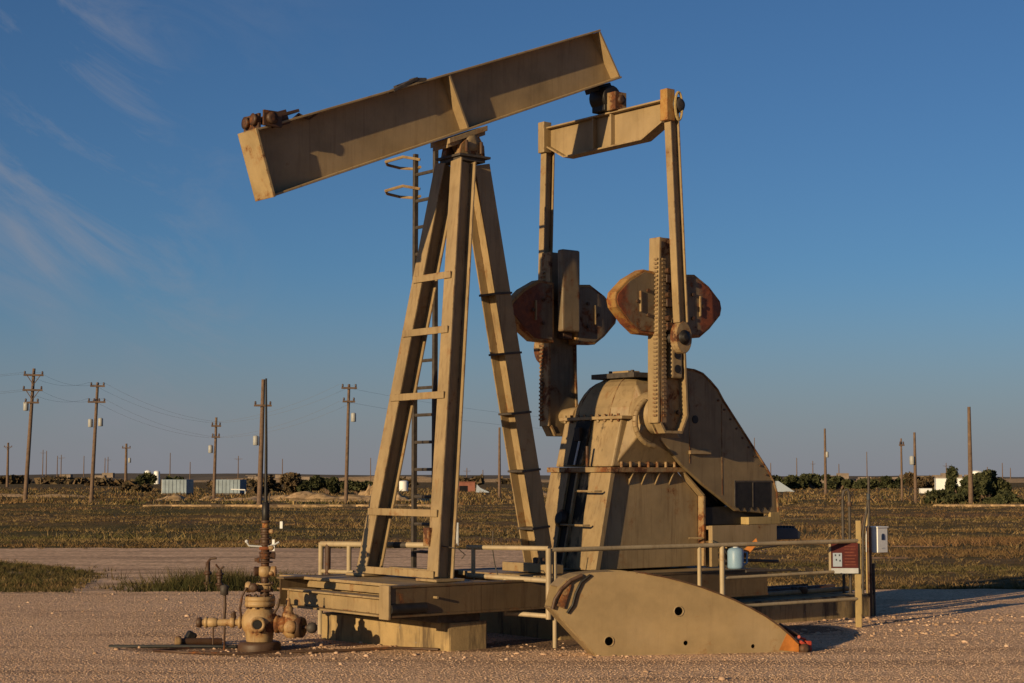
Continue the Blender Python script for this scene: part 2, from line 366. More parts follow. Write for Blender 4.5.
def grass_mat(name, c1, c2, c3, sc=0.5):
    m, N, L, P = mat(name)
    g = N.new('ShaderNodeNewGeometry'); vec = g.outputs['Position']
    ms = N.new('ShaderNodeMapping'); ms.inputs['Scale'].default_value = (0.16, 1, 0.0); L.new(vec, ms.inputs['Vector'])
    c = mix(N, L, rng_map(N, L, noise(N, L, sc * 0.35, 5, 0.6, ms.outputs['Vector']), 0.38, 0.60), c1, c2)
    c = mix(N, L, rng_map(N, L, noise(N, L, sc * 1.6, 5, 0.65, ms.outputs['Vector']), 0.48, 0.62), c, c3)
    c = mix(N, L, rng_map(N, L, noise(N, L, sc * 0.12, 4, 0.6, vec), 0.42, 0.60, 0, 0.5), c, mix(N, L, 1.0, c, (1.5, 1.45, 1.3), 'MULTIPLY'))
    c = mix(N, L, g.outputs['Random Per Island'], mix(N, L, 1.0, c, (0.6, 0.6, 0.6), 'MULTIPLY'), mix(N, L, 1.0, c, (1.4, 1.35, 1.3), 'MULTIPLY'))
    L.new(c, P.inputs['Base Color']); P.inputs['Roughness'].default_value = 0.9; P.inputs['Specular IOR Level'].default_value = 0.1
    return m
M['grass'] = grass_mat('dry_grass', (0.068, 0.064, 0.025), (0.150, 0.088, 0.044), (0.23, 0.165, 0.078))
M['green_grass'] = grass_mat('green_grass', (0.040, 0.042, 0.016), (0.066, 0.056, 0.022), (0.12, 0.085, 0.038), 2.0)
def leaf_mat(name, a, b):
    m, N, L, P = mat(name)
    g = N.new('ShaderNodeNewGeometry'); c = mix(N, L, g.outputs['Random Per Island'], a, b)
    L.new(c, P.inputs['Base Color']); P.inputs['Roughness'].default_value = 0.8; P.inputs['Specular IOR Level'].default_value = 0.15
    return m
M['leaf'] = leaf_mat('mesquite_leaf', (0.022, 0.028, 0.012), (0.070, 0.070, 0.030))
M['leaf_brown'] = leaf_mat('dry_brush_leaf', (0.055, 0.045, 0.025), (0.13, 0.085, 0.045))
M['sand'] = gravel_mat('pale_sand', (0.50, 0.34, 0.19), (0.42, 0.29, 0.15), (0.24, 0.165, 0.08), 3.0, 0.2)
M['dirt'] = gravel_mat('reddish_dirt', (0.40, 0.24, 0.14), (0.33, 0.20, 0.12), (0.22, 0.135, 0.075), 9.0, 0.5)
M['guard'] = paint('mottled_guard_paint', (0.205, 0.148, 0.080), 0.34, streak=0.8, seed=23)
M['grimy'] = paint('grimy_gearbox_paint', TAN, 0.34, streak=0.7, oil=0.42, seed=18)
M['far_scrub'] = plain('far_scrub', (0.10, 0.078, 0.055), 1.0, 0.4, 0.02, bump=0.0)

# ------------------------------------------------------------------ ground, pad, road
GZ = -0.07
def np_mesh(name, co, faces_flat, nper, m, kind=None, parent=None, smooth=False):
    me = bpy.data.meshes.new(name); nv = len(co); nf = len(faces_flat) // nper
    me.vertices.add(nv); me.vertices.foreach_set('co', co.astype(np.float32).ravel())
    me.loops.add(nf * nper); me.loops.foreach_set('vertex_index', faces_flat.astype(np.int32))
    me.polygons.add(nf); me.polygons.foreach_set('loop_start', np.arange(nf, dtype=np.int32) * nper)
    me.update(calc_edges=True); me.validate(); me.materials.append(m)
    if smooth: me.polygons.foreach_set('use_smooth', [True] * nf)
    o = bpy.data.objects.new(name, me); COL.objects.link(o)
    if kind: o['kind'] = kind
    if parent: o.parent = parent
    return o

def lump(x, y, sc, seed=0.0):
    return (np.sin(x * sc + seed) * np.cos(y * sc * 1.3 + seed * 2.1) + 0.5 * np.sin(x * sc * 2.3 + y * sc * 1.7 + seed) + 0.25 * np.sin(x * sc * 5.1 - y * sc * 4.3 + seed * 3))

def fade(y, a, b): return np.clip((y - a) / (b - a), 0, 1)
def ground_z(x, y):
    near = fade(y, 46, 60) * (1 - fade(y, 130, 200))
    return GZ + near * (0.07 * lump(x, y, 0.17, 1.0) + 0.035 * lump(x, y, 0.6, 4.0)) - 0.02 * fade(y, 60, 200)

ys = np.unique(np.concatenate([np.linspace(-400, 0, 6), np.linspace(0, 44, 12), np.linspace(44, 200, 130), np.geomspace(200, 9000, 24)]))
xs = np.unique(np.concatenate([-np.geomspace(90, 9000, 14), np.linspace(-90, 90, 150), np.geomspace(90, 9000, 14)]))
X, Y = np.meshgrid(xs, ys); Z = ground_z(X, Y)
co = np.stack([X, Y, Z], -1).reshape(-1, 3); nx = len(xs); ny = len(ys)
i, j = np.meshgrid(np.arange(nx - 1), np.arange(ny - 1)); a = (j * nx + i).ravel()
np_mesh('ground', co, np.stack([a, a + 1, a + nx + 1, a + nx], 1).ravel(), 4, M['field'], 'structure', smooth=True)

def sheet(name, pts, z0, z1, m, kind='structure', rag=0.15, step=0.4):
    """low raised sheet with a ragged outline and a sloped skirt"""
    out = []
    n = len(pts)
    for k in range(n):
        p = Vector(pts[k]); q = Vector(pts[(k + 1) % n]); d = (q - p).length; c = max(1, int(min(d, 60) / step))
        nrm = Vector((-(q - p).y, (q - p).x)).normalized()
        for t in range(c):
            w = p.lerp(q, t / c); w = w + nrm * (rag * (math.sin(w.x * 1.7 + w.y) + 0.6 * math.sin(w.x * 4.1 + 1) + 0.5 * math.sin(w.y * 5.3 + w.x * 7.7)) if d < 200 else 0)
            out.append(w)
    bm = bmesh.new(); top = [bm.verts.new((p.x, p.y, z1)) for p in out]
    es = [bm.edges.new((top[k], top[(k + 1) % len(top)])) for k in range(len(top))]
    bmesh.ops.triangle_fill(bm, edges=es, use_beauty=True, normal=(0, 0, 1))
    c = sum((Vector((p.x, p.y)) for p in out), Vector((0, 0))) / len(out)
    low = []
    m_ = len(out)
    area = sum(out[k].x * out[(k + 1) % m_].y - out[(k + 1) % m_].x * out[k].y for k in range(m_)); sg = 1 if area > 0 else -1
    for k, p in enumerate(out):
        tdir = (out[(k + 1) % m_] - out[k - 1]).normalized(); nn = Vector((tdir.y, -tdir.x)) * sg
        low.append(bm.verts.new((p.x + nn.x * 0.25, p.y + nn.y * 0.25, z0)))
    for k in range(m_): bm.faces.new((top[k], top[(k + 1) % m_], low[(k + 1) % m_], low[k]))
    bmesh.ops.recalc_face_normals(bm, faces=bm.faces)
    me = bpy.data.meshes.new(name); bm.to_mesh(me); bm.free(); me.materials.append(m)
    if me.polygons[0].normal.z < 0: me.flip_normals()
    o = bpy.data.objects.new(name, me); COL.objects.link(o); return tag(o, kind=kind)

sheet('gravel_pad', [(-60, -20), (60, -20), (60, 25.6), (30, 25.4), (12, 25.3), (3, 25.2), (-6, 24.6), (-12, 24.5), (-60, 25.2)], GZ - 0.01, 0.0, M['gravel'], rag=0.10, step=0.5)
sheet('dirt_road', [(-60, 34.5), (-22, 35.2), (-11, 35.6), (-8.8, 33.2), (-7.2, 30.6), (-6.85, 28.5), (-6.75, 26.5), (-6.5, 24.85), (-5.5, 24.75), (-4.9, 25.6), (-4.9, 28.5), (-3.6, 30.3), (-1.2, 30.6), (1.5, 30.5), (3.5, 33), (4, 37), (2.0, 40.5), (-6, 41.5), (-20, 41.0), (-60, 41.5)], GZ - 0.01, GZ + 0.008, M['road'], rag=0.16, step=0.5)
sheet('sand_track', [(-21, 97.6), (-12, 98.2), (-3, 98.6), (-3, 99.4), (-12, 99.2), (-21, 98.9)], GZ - 0.1, GZ + 0.13, M['sand'], rag=0.3, step=0.7)
sheet('dirt_patch', [(24.5, 99), (29, 98.7), (31, 99.1), (29, 99.6), (25, 99.7)], GZ - 0.1, GZ + 0.13, M['sand'], rag=0.2)
for cx_, cy_, w_ in ((7.6, 36.5, 0.9), (9.6, 42.5, 1.2), (8.0, 31, 0.5), (6.0, 40, 0.8)):
    sheet('dirt_patch', [(cx_ - w_, cy_), (cx_ - w_ * .3, cy_ - w_ * .28), (cx_ + w_ * .8, cy_ - w_ * .15), (cx_ + w_, cy_ + w_ * .1), (cx_, cy_ + w_ * .3)], GZ - 0.12, GZ + 0.006, M['dirt'], rag=0.14, step=0.3)

# low sand banks and rubble heaps in the middle distance
def mound(x0, x1, y0, y1, h, seed, m, name='sand_mound'):
    nx, ny = 60, 16
    gx, gy = np.meshgrid(np.linspace(x0, x1, nx), np.linspace(y0, y1, ny)); U = (gx - x0) / (x1 - x0); V = (gy - y0) / (y1 - y0)
    env = np.sin(np.pi * np.clip(U, 0, 1)) ** 0.5 * np.clip(np.minimum(V * 4.0, (1 - V) * 1.6), 0, 1) ** 0.8
    rn = np.zeros_like(gx)
    for oc, am in ((6, 1.0), (13, .6), (27, .4)):
        t_ = rng.standard_normal((oc // 3 + 2, oc + 1)); iu = U * oc; iv = V * (oc // 3 + 1) * .999; a0 = np.floor(iu).astype(int).clip(0, oc - 1); b0 = np.floor(iv).astype(int); fu = iu - a0; fv = iv - b0; fu = fu * fu * (3 - 2 * fu); fv = fv * fv * (3 - 2 * fv)
        rn += am * ((t_[b0, a0] * (1 - fu) + t_[b0, a0 + 1] * fu) * (1 - fv) + (t_[b0 + 1, a0] * (1 - fu) + t_[b0 + 1, a0 + 1] * fu) * fv)
    sc = 26.0 / (x1 - x0)
    z = env * h * np.clip(0.55 + 0.22 * rn, 0.12, 1.3) + GZ - 0.15
    co = np.stack([gx, gy, z], -1).reshape(-1, 3); i, j = np.meshgrid(np.arange(nx - 1), np.arange(ny - 1)); a = (j * nx + i).ravel()
    return np_mesh(name, co, np.stack([a, a + 1, a + nx + 1, a + nx], 1).ravel(), 4, m, 'structure', smooth=True)
mound(-21, -8, 117, 124, 1.0, 1.0, M['sand'])
mound(-27, -19, 121, 128, 0.6, 2.2, M['sand'])
mound(-12, -6, 120, 132, 1.7, 3.1, M['sand'])
mound(-72, -36, 146, 156, 1.0, 4.4, M['sand'])
mound(-44, -30, 124, 131, 0.6, 5.9, M['field'])
mound(2, 12, 150, 165, 1.7, 6.3, M['sand'])
mound(-120, 40, 560, 620, 2.6, 7.0, M['sand'])
mound(60, 380, 520, 600, 2.0, 8.0, M['sand'])
mound(-420, -60, 820, 900, 4.2, 9.0, M['far_scrub'])
mound(-80, 500, 900, 980, 2.6, 10.0, M['far_scrub'])
mound(-900, 900, 1500, 1700, 5.0, 11.0, M['far_scrub'])

# ------------------------------------------------------------------ pebbles and grass (nobody could count these)
def ico():
    t = (1 + 5 ** .5) / 2
    v = np.array([(-1, t, 0), (1, t, 0), (-1, -t, 0), (1, -t, 0), (0, -1, t), (0, 1, t), (0, -1, -t), (0, 1, -t), (t, 0, -1), (t, 0, 1), (-t, 0, -1), (-t, 0, 1)]) / 1.9
    f = np.array([(0, 11, 5), (0, 5, 1), (0, 1, 7), (0, 7, 10), (0, 10, 11), (1, 5, 9), (5, 11, 4), (11, 10, 2), (10, 7, 6), (7, 1, 8), (3, 9, 4), (3, 4, 2), (3, 2, 6), (3, 6, 8), (3, 8, 9), (4, 9, 5), (2, 4, 11), (6, 2, 10), (8, 6, 7), (9, 8, 1)])
    return v, f
def scatter_stones(name, x, y, z, r, m, flat=0.6):
    v, f = ico(); n = len(x)
    sc = r[:, None, None] * rng.uniform(0.7, 1.3, (n, 1, 3)); sc[:, :, 2] *= flat
    P = v[None] * rng.uniform(0.8, 1.2, (n, 12, 1)) * sc
    an = rng.uniform(0, 6.28, n); c, s = np.cos(an)[:, None], np.sin(an)[:, None]
    Q = np.stack([P[..., 0] * c - P[..., 1] * s, P[..., 0] * s + P[..., 1] * c, P[..., 2]], -1) + np.stack([x, y, z], -1)[:, None]
    idx = (f[None] + (np.arange(n) * 12)[:, None, None]).ravel()
    return tag(np_mesh(name, Q.reshape(-1, 3), idx, 3, m), kind='stuff')
n = 85000
yy = 12.9 + 12.0 * rng.uniform(0, 1, n) ** 1.5; xx = rng.uniform(-1, 1, n) * (0.32 * yy + 0.3)
scatter_stones('loose_gravel', xx, yy, np.full(n, 0.001), 0.0032 + 0.0065 * rng.uniform(0, 1, n) ** 2.5, M['pebble'])
n = 700
sxy = []
for cx, cy, sx, sy, k in ((0.0, 16.3, 1.4, 0.35, 110), (-2.2, 16.6, 0.9, 0.5, 80), (4.6, 20.0, 1.2, 0.5, 160), (3.0, 18.2, 1.5, 0.35, 160), (-5, 22, 3, 2, 90), (5, 16, 3, 2, 70)):
    sxy.append(np.stack([rng.normal(cx, sx, k), rng.normal(cy, sy, k)], 1))
sxy = np.concatenate(sxy); k = len(sxy)
scatter_stones('scattered_stones', sxy[:, 0], sxy[:, 1], np.full(k, 0.004), 0.014 + 0.022 * rng.uniform(0, 1, k) ** 3, M['pebble'])

def tufts(name, x, y, z, h, blades, m, width=0.016, spread=0.12, lean=0.5):
    n = len(x); b = blades
    an = rng.uniform(0, 6.28, (n, b)); rad = spread * np.sqrt(rng.uniform(0, 1, (n, b))) * (h[:, None] / 0.3)
    bx = x[:, None] + rad * np.cos(an); by = y[:, None] + rad * np.sin(an)
    hh = h[:, None] * rng.uniform(0.45, 1.15, (n, b)); la = rng.uniform(0, 6.28, (n, b)); ll = lean * hh * rng.uniform(0.1, 1, (n, b))
    w = width * rng.uniform(0.6, 1.4, (n, b)); wa = rng.uniform(0, 3.14, (n, b))
    A = np.stack([bx - w * np.cos(wa), by - w * np.sin(wa), np.broadcast_to(z[:, None] - 0.01, bx.shape)], -1)
    B = np.stack([bx + w * np.cos(wa), by + w * np.sin(wa), np.broadcast_to(z[:, None] - 0.01, bx.shape)], -1)
    T = np.stack([bx + ll * np.cos(la), by + ll * np.sin(la), z[:, None] + hh], -1)
    co = np.stack([A, B, T], 2).reshape(-1, 3)
    return tag(np_mesh(name, co, np.arange(len(co)), 3, m), kind='stuff')

def in_poly(x, y, poly):
    ins = np.zeros(len(x), bool); m_ = len(poly)
    for k in range(m_):
        x1, y1 = poly[k]; x2, y2 = poly[(k + 1) % m_]
        c = ((y1 > y) != (y2 > y)) & (x < (x2 - x1) * (y - y1) / (y2 - y1 + 1e-9) + x1); ins ^= c
    return ins
ROAD = [(-60, 34.5), (-22, 35.2), (-11, 35.6), (-8.8, 33.2), (-7.2, 30.6), (-6.85, 28.5), (-6.75, 26.5), (-6.5, 24.85), (-5.5, 24.75), (-4.9, 25.6), (-4.9, 28.5), (-3.6, 30.3), (-1.2, 30.6), (1.5, 30.5), (3.5, 33), (4, 37), (2.0, 40.5), (-6, 41.5), (-20, 41.0), (-60, 41.5)]
def field_points(n, y0, y1, edge=0.30, p=1.0):
    y = y0 + (y1 - y0) * rng.uniform(0, 1, n) ** p; x = rng.uniform(-1, 1, n) * (edge * y + 1.5)
    jit = rng.normal(0, 0.25, (2, n)); keep = ~in_poly(x + jit[0], y + jit[1], ROAD)
    # clumped: thin out by a broad pattern
    dens = 0.5 + 0.55 * lump(x * 0.35, y, 0.6, 2.0)
    keep &= rng.uniform(0, 1, n) < np.clip(dens, 0.12, 1)
    return x[keep], y[keep]
x, y = field_points(15000, 25.4, 48, 0.33)
tufts('dry_grass', x, y, ground_z(x, y), rng.uniform(0.02, 0.10, len(x)), 12, M['grass'], 0.010, 0.50, 1.8)
x, y = field_points(17000, 42, 110, 0.33, 1.25)
tufts('dry_grass', x, y, ground_z(x, y), rng.uniform(0.03, 0.12, len(x)) * (1 + 1.3 * (lump(x * .4, y, 0.5, 3) > 0.8)), 12, M['grass'], 0.015, 0.9, 2.0)
x, y = field_points(6000, 105, 260, 0.33, 1.2)
tufts('dry_brush', x, y, ground_z(x, y), rng.uniform(0.1, 0.40, len(x)), 8, M['grass'], 0.06, 0.7, 1.4)
# greener grass: clump beside the well, wedge at the left and verge right of the pad
def blob(n, cx, cy, sx, sy): return rng.normal(cx, sx, n), rng.normal(cy, sy, n)
x, y = blob(600, -4.2, 26.6, 0.75, 0.9); k = (y > 25.0); x, y = x[k], y[k]
x3, y3 = blob(260, -4.4, 26.2, 0.5, 0.6); k = (y3 > 25.0); x3, y3 = x3[k], y3[k]
tufts('green_grass', x3, y3, np.full(len(x3), GZ), rng.uniform(0.12, 0.36, len(x3)), 20, M['green_grass'], 0.007, 0.16, 1.0)
x2, y2 = blob(700, -2.2, 27.4, 1.6, 0.9); k = (y2 > 25.1); x = np.concatenate([x, x2[k]]); y = np.concatenate([y, y2[k]])
tufts('green_grass', x, y, np.full(len(x), GZ), rng.uniform(0.05, 0.20, len(x)), 16, M['green_grass'], 0.007, 0.28, 1.6)
x = rng.uniform(-14, -6.4, 4200); y = rng.uniform(24.8, 36, 4200)
k = in_poly(x, y, [(-14, 24.9), (-6.6, 24.9), (-6.75, 26.5), (-6.85, 28.5), (-7.25, 30.5), (-8.8, 33.0), (-11.2, 35.4), (-14, 35.4)]); x, y = x[k], y[k]
tufts('green_grass', x, y, np.full(len(x), GZ), rng.uniform(0.02, 0.10, len(x)), 14, M['green_grass'], 0.007, 0.30, 1.5)
x = rng.uniform(-9, 14, 2600); y = 24.9 + np.abs(rng.normal(0, 0.5, 2600)) + 0.5 * (x > 2)
k = ~((x < -4.9) & (x > -6.6)); x, y = x[k], y[k]
tufts('green_grass', x, y, np.full(len(x), GZ), rng.uniform(0.02, 0.11, len(x)), 12, M['green_grass'], 0.007, 0.26, 1.4)

# ------------------------------------------------------------------ the pump jack
ORG = (-0.483, 17.48, 0.0); HEAD = R(90 - 51.5)
PJ = empty('pump_jack', ORG, HEAD, 'large tan oil pump jack with rust stains and no horse head on its beam', 'pump jack')

# walking beam: local x runs from the well (-) to the gearbox (+)
TF = Vector((-2.565, 0, 4.916)); TR = Vector((1.752, 0, 6.585)); BF = Vector((-2.365, 0, 4.292)); BR = Vector((2.070, 0, 6.085)); HW = 0.145
wb = MB(); tt = 0.022
wb.prism([(p.x, -0.011, p.z) for p in (TF, TR, BR, BF)], (0, 0.022, 0))
wb.build('walking_beam', M['beam'], PJ, 0.004); web = [o for o in COL.objects if o.name == 'walking_beam'][0]
up = Vector((-0.36, 0, 0.933))
def flange(P0, P1, s):
    b = MB(); o = up * (tt * s)
    b.hexa([P0 + Vector((0, -HW, 0)), P1 + Vector((0, -HW, 0)), P1 + Vector((0, HW, 0)), P0 + Vector((0, HW, 0))],
           [P0 + Vector((0, -HW, 0)) + o, P1 + Vector((0, -HW, 0)) + o, P1 + Vector((0, HW, 0)) + o, P0 + Vector((0, HW, 0)) + o]); return b
flange(TF, TR, -1).build('top_flange', M['beam'], web, 0.004)
flange(BF, BR, 1).build('bottom_flange', M['beam'], web, 0.004)
def cross_plate(t, y0, y1, th=0.024, shrink=0.024):
    a = TF.lerp(TR, t); b = BF.lerp(BR, t); d = (b - a).normalized(); a = a + d * shrink; b = b - d * shrink; e = Vector((th, 0, th * 0.38))
    m_ = MB(); m_.hexa([(a.x, y0, a.z), (a.x, y1, a.z), (b.x, y1, b.z), (b.x, y0, b.z)], [(a.x + e.x, y0, a.z + e.z), (a.x + e.x, y1, a.z + e.z), (b.x + e.x, y1, b.z + e.z), (b.x + e.x, y0, b.z + e.z)]); return m_
m_ = MB(); e = Vector((-0.026, 0, -0.010)); a = TF + up * 0.004; b = BF - up * 0.004
m_.hexa([(a.x, -0.172, a.z), (a.x, 0.172, a.z), (b.x, 0.172, b.z), (b.x, -0.172, b.z)], [(a.x + e.x, -0.172, a.z + e.z), (a.x + e.x, 0.172, a.z + e.z), (b.x + e.x, 0.172, b.z + e.z), (b.x + e.x, -0.172, b.z + e.z)])
m_.build('front_end_plate', M['plate'], web, 0.004, 'rust freckled end plate')
cross_plate(0.992, -HW, HW).build('rear_end_plate', M['beam'], web, 0.003)
cross_plate(0.517, -HW + .004, -0.011).build('stiffener', M['beam'], web, 0.003)
cross_plate(0.517, 0.011, HW - .004).build('stiffener', M['beam'], web, 0.003)
# bracket and wire line sheaves left on the front of the beam
br = MB()
br.box((-2.53, 0.0, 4.995), (0.03, 0.28, 0.15)); br.box((-2.47, 0.13, 5.0), (0.12, 0.03, 0.16)); br.box((-2.40, -0.15, 5.03), (0.20, 0.025, 0.15)); br.box((-2.38, 0.0, 5.04), (0.14, 0.20, 0.05))
br.box((-2.25, 0.0, 5.10), (0.35, 0.24, 0.03), Matrix.Rotation(R(-20), 3, 'Y')); br.box((-2.30, -0.10, 5.05), (0.20, 0.03, 0.14), Matrix.Rotation(R(-20), 3, 'Y'))
hb = br.build('head_bracket', M['rust'], web, 0.004, 'rusted bracket that once held the head')
for (u, v, z) in ((-2.56, 0.06, 5.00), (-2.56, -0.09, 5.01), (-2.42, -0.175, 5.03)):
    MB().lathe([(0.02, -0.02), (0.06, -0.02), (0.045, 0.0), (0.06, 0.02), (0.02, 0.02)], (u, v, z), (0.0, -1, 0.0) if v < -0.1 else (-1, 0, 0), 18).build('sheave', M['rust'], web)
ln = MB()
for k in range(5):
    p = Vector((-2.18 + 0.02 * k, -0.1 + 0.05 * k, 5.06)); ln.tube([p + Vector((0, 0, -0.02)), p + Vector((0.1, 0.01 * k, 0.07)), p + Vector((0.22, 0, 0.03 + 0.01 * k)), p + Vector((0.3, -0.02, 0.10))], 0.009, 6)
ln.build('wire_rope', M['rust'], web)
st = MB(); st.box((-0.86, -0.10, 5.585), (0.34, 0.10, 0.03), Matrix.Rotation(R(-30), 3, 'Y')); st.box((-0.68, -0.10, 5.655), (0.16, 0.09, 0.05), Matrix.Rotation(R(-8), 3, 'Y')); st.box((-0.80, -0.02, 5.61), (0.22, 0.06, 0.05), Matrix.Rotation(R(-25), 3, 'Y'))
st.build('lifting_lug', M['dark_steel'], web, 0.004)

# saddle bearing on the samson post
sb = MB(); ax = Vector((1, 0, 0.40)).normalized()
A = Vector((-0.33, 0, 5.10)); B = Vector((0.16, 0, 5.295))
for (w, t, dz) in ((0.17, 0.055, 0.0), (0.13, 0.04, -0.055)):
    P = [A + Vector((0, -w, dz)), B + Vector((0, -w, dz)), B + Vector((0, w, dz)), A + Vector((0, w, dz))]
    sb.hexa(P, [p + Vector((0, 0, -t)) for p in P])
sad = sb.build('saddle_plate', M['paint'], PJ, 0.004)
MB().lathe([(0.03, -0.17), (0.085, -0.17), (0.095, -0.13), (0.095, 0.13), (0.085, 0.17), (0.03, 0.17)], (-0.03, 0, 5.09), (0, 1, 0), 20).build('bearing_shaft', M['paint'], sad)
for v in (-0.12, 0.12):
    MB().uz([(-0.20, 4.962), (0.13, 4.962), (0.12, 5.07), (0.05, 5.17), (-0.09, 5.15), (-0.18, 5.06)], v - 0.045, v + 0.045).build('bearing_housing', M['paint_rusty'], sad, 0.006)
for u in (-0.13, 0.06):
    for v in (-0.19, 0.17): MB().lathe([(0.018, -0.02), (0.018, 0.10), (0.010, 0.105)], (u, v, 5.0), (0, 0, 1), 8).build('bolt', M['rust'], sad)

# samson post
pst = MB(); pst.box((-0.03, 0, 4.945), (0.40, 0.42, 0.025)); pst.box((-0.04, 0, 4.912), (0.32, 0.36, 0.04)); pst.build('post_head_plate', M['dark_steel'], PJ, 0.004)
FB, FT = -0.76, -0.13
def leg_f(v0, v1): return MB().hbeam((FB, v0, 0.675), (FT, v1, 4.885), (0, 1, 0), 0.175, 0.20)
for s in (-1, 1): leg_f(s * 0.62, s * 0.14).build('samson_leg', M['paint'], PJ, 0.003, 'front leg of the post')
rl = MB().hbeam((1.0, 0, 0.675), (0.12, 0, 4.885), (1, 0, 0), 0.20, 0.26); rl.build('samson_leg', M['paint'], PJ, 0.003, 'rear leg of the post')
def on(p0, p1, z): t = (z - 0.675) / (4.885 - 0.675); return tuple(p0[k] + (p1[k] - p0[k]) * t for k in range(2))
for z in (0.715, 1.30, 2.46, 3.12, 3.68):
    a = on((FB, -0.62), (FT, -0.14), z); b = on((FB, 0.62), (FT, 0.14), z)
    MB().hexa([(a[0] - .125, a[1] - .05, z - .035), (a[0] - .112, a[1] - .05, z - .035), (a[0] - .112, a[1] - .05, z + .035), (a[0] - .125, a[1] - .05, z + .035)],
              [(b[0] - .125, b[1] + .05, z - .035), (b[0] - .112, b[1] + .05, z - .035), (b[0] - .112, b[1] + .05, z + .035), (b[0] - .125, b[1] + .05, z + .035)]).build('cross_brace', M['paint'], PJ, 0.002)
for z in (1.12, 1.72, 2.32, 2.94, 3.56):
    a = on((1.0, 0), (0.12, 0), z); MB().box((a[0], 0, z), (0.225, 0.285, 0.022), Matrix.Rotation(R(-6), 3, 'Y')).build('leg_band', M['dark_steel'], PJ, 0.002)
for (u, v) in ((FB, -0.62), (FB, 0.62), (1.0, 0)):
    MB().bx(u - .17, u + .17, v - .17, v + .17, 0.652, 0.676).build('foot_plate', M['paint_skid'], PJ, 0.003)
# box girders between the feet
MB().bx(-0.68, -0.56, -0.50, 0.38, 0.665, 0.745).build('foot_girder', M['paint'], PJ, 0.01)
fg = MB().bx(0.68, 0.80, -0.62, 0.25, 0.665, 0.76).build('foot_girder', M['paint'], PJ, 0.01)
for v in (-0.36, -0.24): MB().lathe([(0.028, 0), (0.03, 0.05), (0.012, 0.06)], (0.74, v, 0.76), (0, 0, 1), 10).build('bolt', M['rust'], fg)
# electrical conduit box clamped to the near leg
cb = MB().bx(-0.83, -0.78, -0.53, -0.43, 0.98, 1.16).build('junction_box', M['paint_rusty'], PJ, 0.004, 'small rusted box on the near front leg')
MB().tube([(-0.79, -0.5, 1.0), (-0.62, -0.72, 0.96), (-0.55, -0.74, 0.90), (-0.58, -0.72, 0.86)], 0.006, 6).build('cable', M['dark_steel'], cb)

# access ladder with its two arched arms
lad = MB()
for v in (0.60, 0.97): lad.box((0.05, v, 2.90), (0.05, 0.04, 4.5))
lo = lad.build('ladder', M['dark_steel'], PJ, 0.003)
for k in range(15): MB().tube([(0.05, 0.60, 0.86 + 0.29 * k), (0.05, 0.97, 0.86 + 0.29 * k)], 0.019, 6).build('rung', M['dark_steel'], lo)
for z in (4.74, 5.06):
    MB().tube([(0.06, 0.90, z + .02), (-0.06, 1.05, z + .06), (-0.16, 1.24, z + .02), (-0.10, 1.29, z)], 0.017, 6).build('guard_arm', M['paint'], lo)
    MB().tube([(0.06, 0.90, z - .06), (0.16, 1.12, z - .04), (0.05, 1.27, z - .02), (-0.10, 1.29, z)], 0.017, 6).build('guard_arm', M['paint'], lo)

# equalizer under the tail bearing
EU = 2.0
eq = MB(); out = [(-0.92, 5.665), (1.0, 5.675), (1.0, 5.475), (0.70, 5.315), (-0.60, 5.315), (-0.92, 5.455)]
eq.prism([(EU - .012, v, z) for v, z in out], (0.024, 0, 0)); eqo = eq.build('equalizer', M['paint_clean'], PJ, 0.003)
def strip(pts, u0, u1, t, name, m_):
    b = MB()
    for (v0, z0), (v1, z1) in zip(pts[:-1], pts[1:]):
        d = Vector((0, v1 - v0, z1 - z0)).normalized(); nn = Vector((1, 0, 0)).cross(d); 
        if nn.z * t < 0: nn = -nn
        o = nn * abs(t)
        q = [Vector((u0, v0, z0)), Vector((u1, v0, z0)), Vector((u1, v1, z1)), Vector((u0, v1, z1))]; b.hexa(q, [p + o for p in q])
    return b.build(name, m_, eqo, 0.002)
strip([(-0.92, 5.667), (1.0, 5.677)], EU - .08, EU + .08, 0.018, 'top_flange', M['paint_clean'])
strip([(-0.92, 5.453), (-0.60, 5.313), (0.70, 5.313), (1.0, 5.473)], EU - .075, EU + .075, -0.018, 'bottom_flange', M['paint'])
for v in (-0.10, 0.20): MB().bx(EU - .07, EU - .012, v - 0.012, v + 0.012, 5.316, 5.665).build('stiffener', M['paint_clean'], eqo, 0.002)
tb = MB(); tb.bx(1.86, 2.04, -0.09, 0.13, 5.70, 5.92); tb.lathe([(0.05, -0.15), (0.13, -0.15), (0.135, 0.10), (0.05, 0.10)], (1.95, 0.03, 5.86), (0, 1, 0), 18); tb.box((1.93, 0.10, 5.985), (0.20, 0.24, 0.06), Matrix.Rotation(R(-22), 3, 'Y'))
tb.build('tail_bearing', M['black'], PJ, 0.01, 'black greased tail bearing under the beam end')
tb = MB(); tb.uz([(1.87, 5.69), (2.04, 5.69), (2.04, 5.89), (1.87, 5.89)], -0.25, -0.11); tbo = tb.build('bearing_block', M['paint_rusty'], PJ, 0.006)
MB().lathe([(0.02, -0.02), (0.05, -0.02), (0.04, 0.02)], (1.95, -0.26, 5.80), (0, 1, 0), 14).build('bearing_cap', M['rust'], tbo)

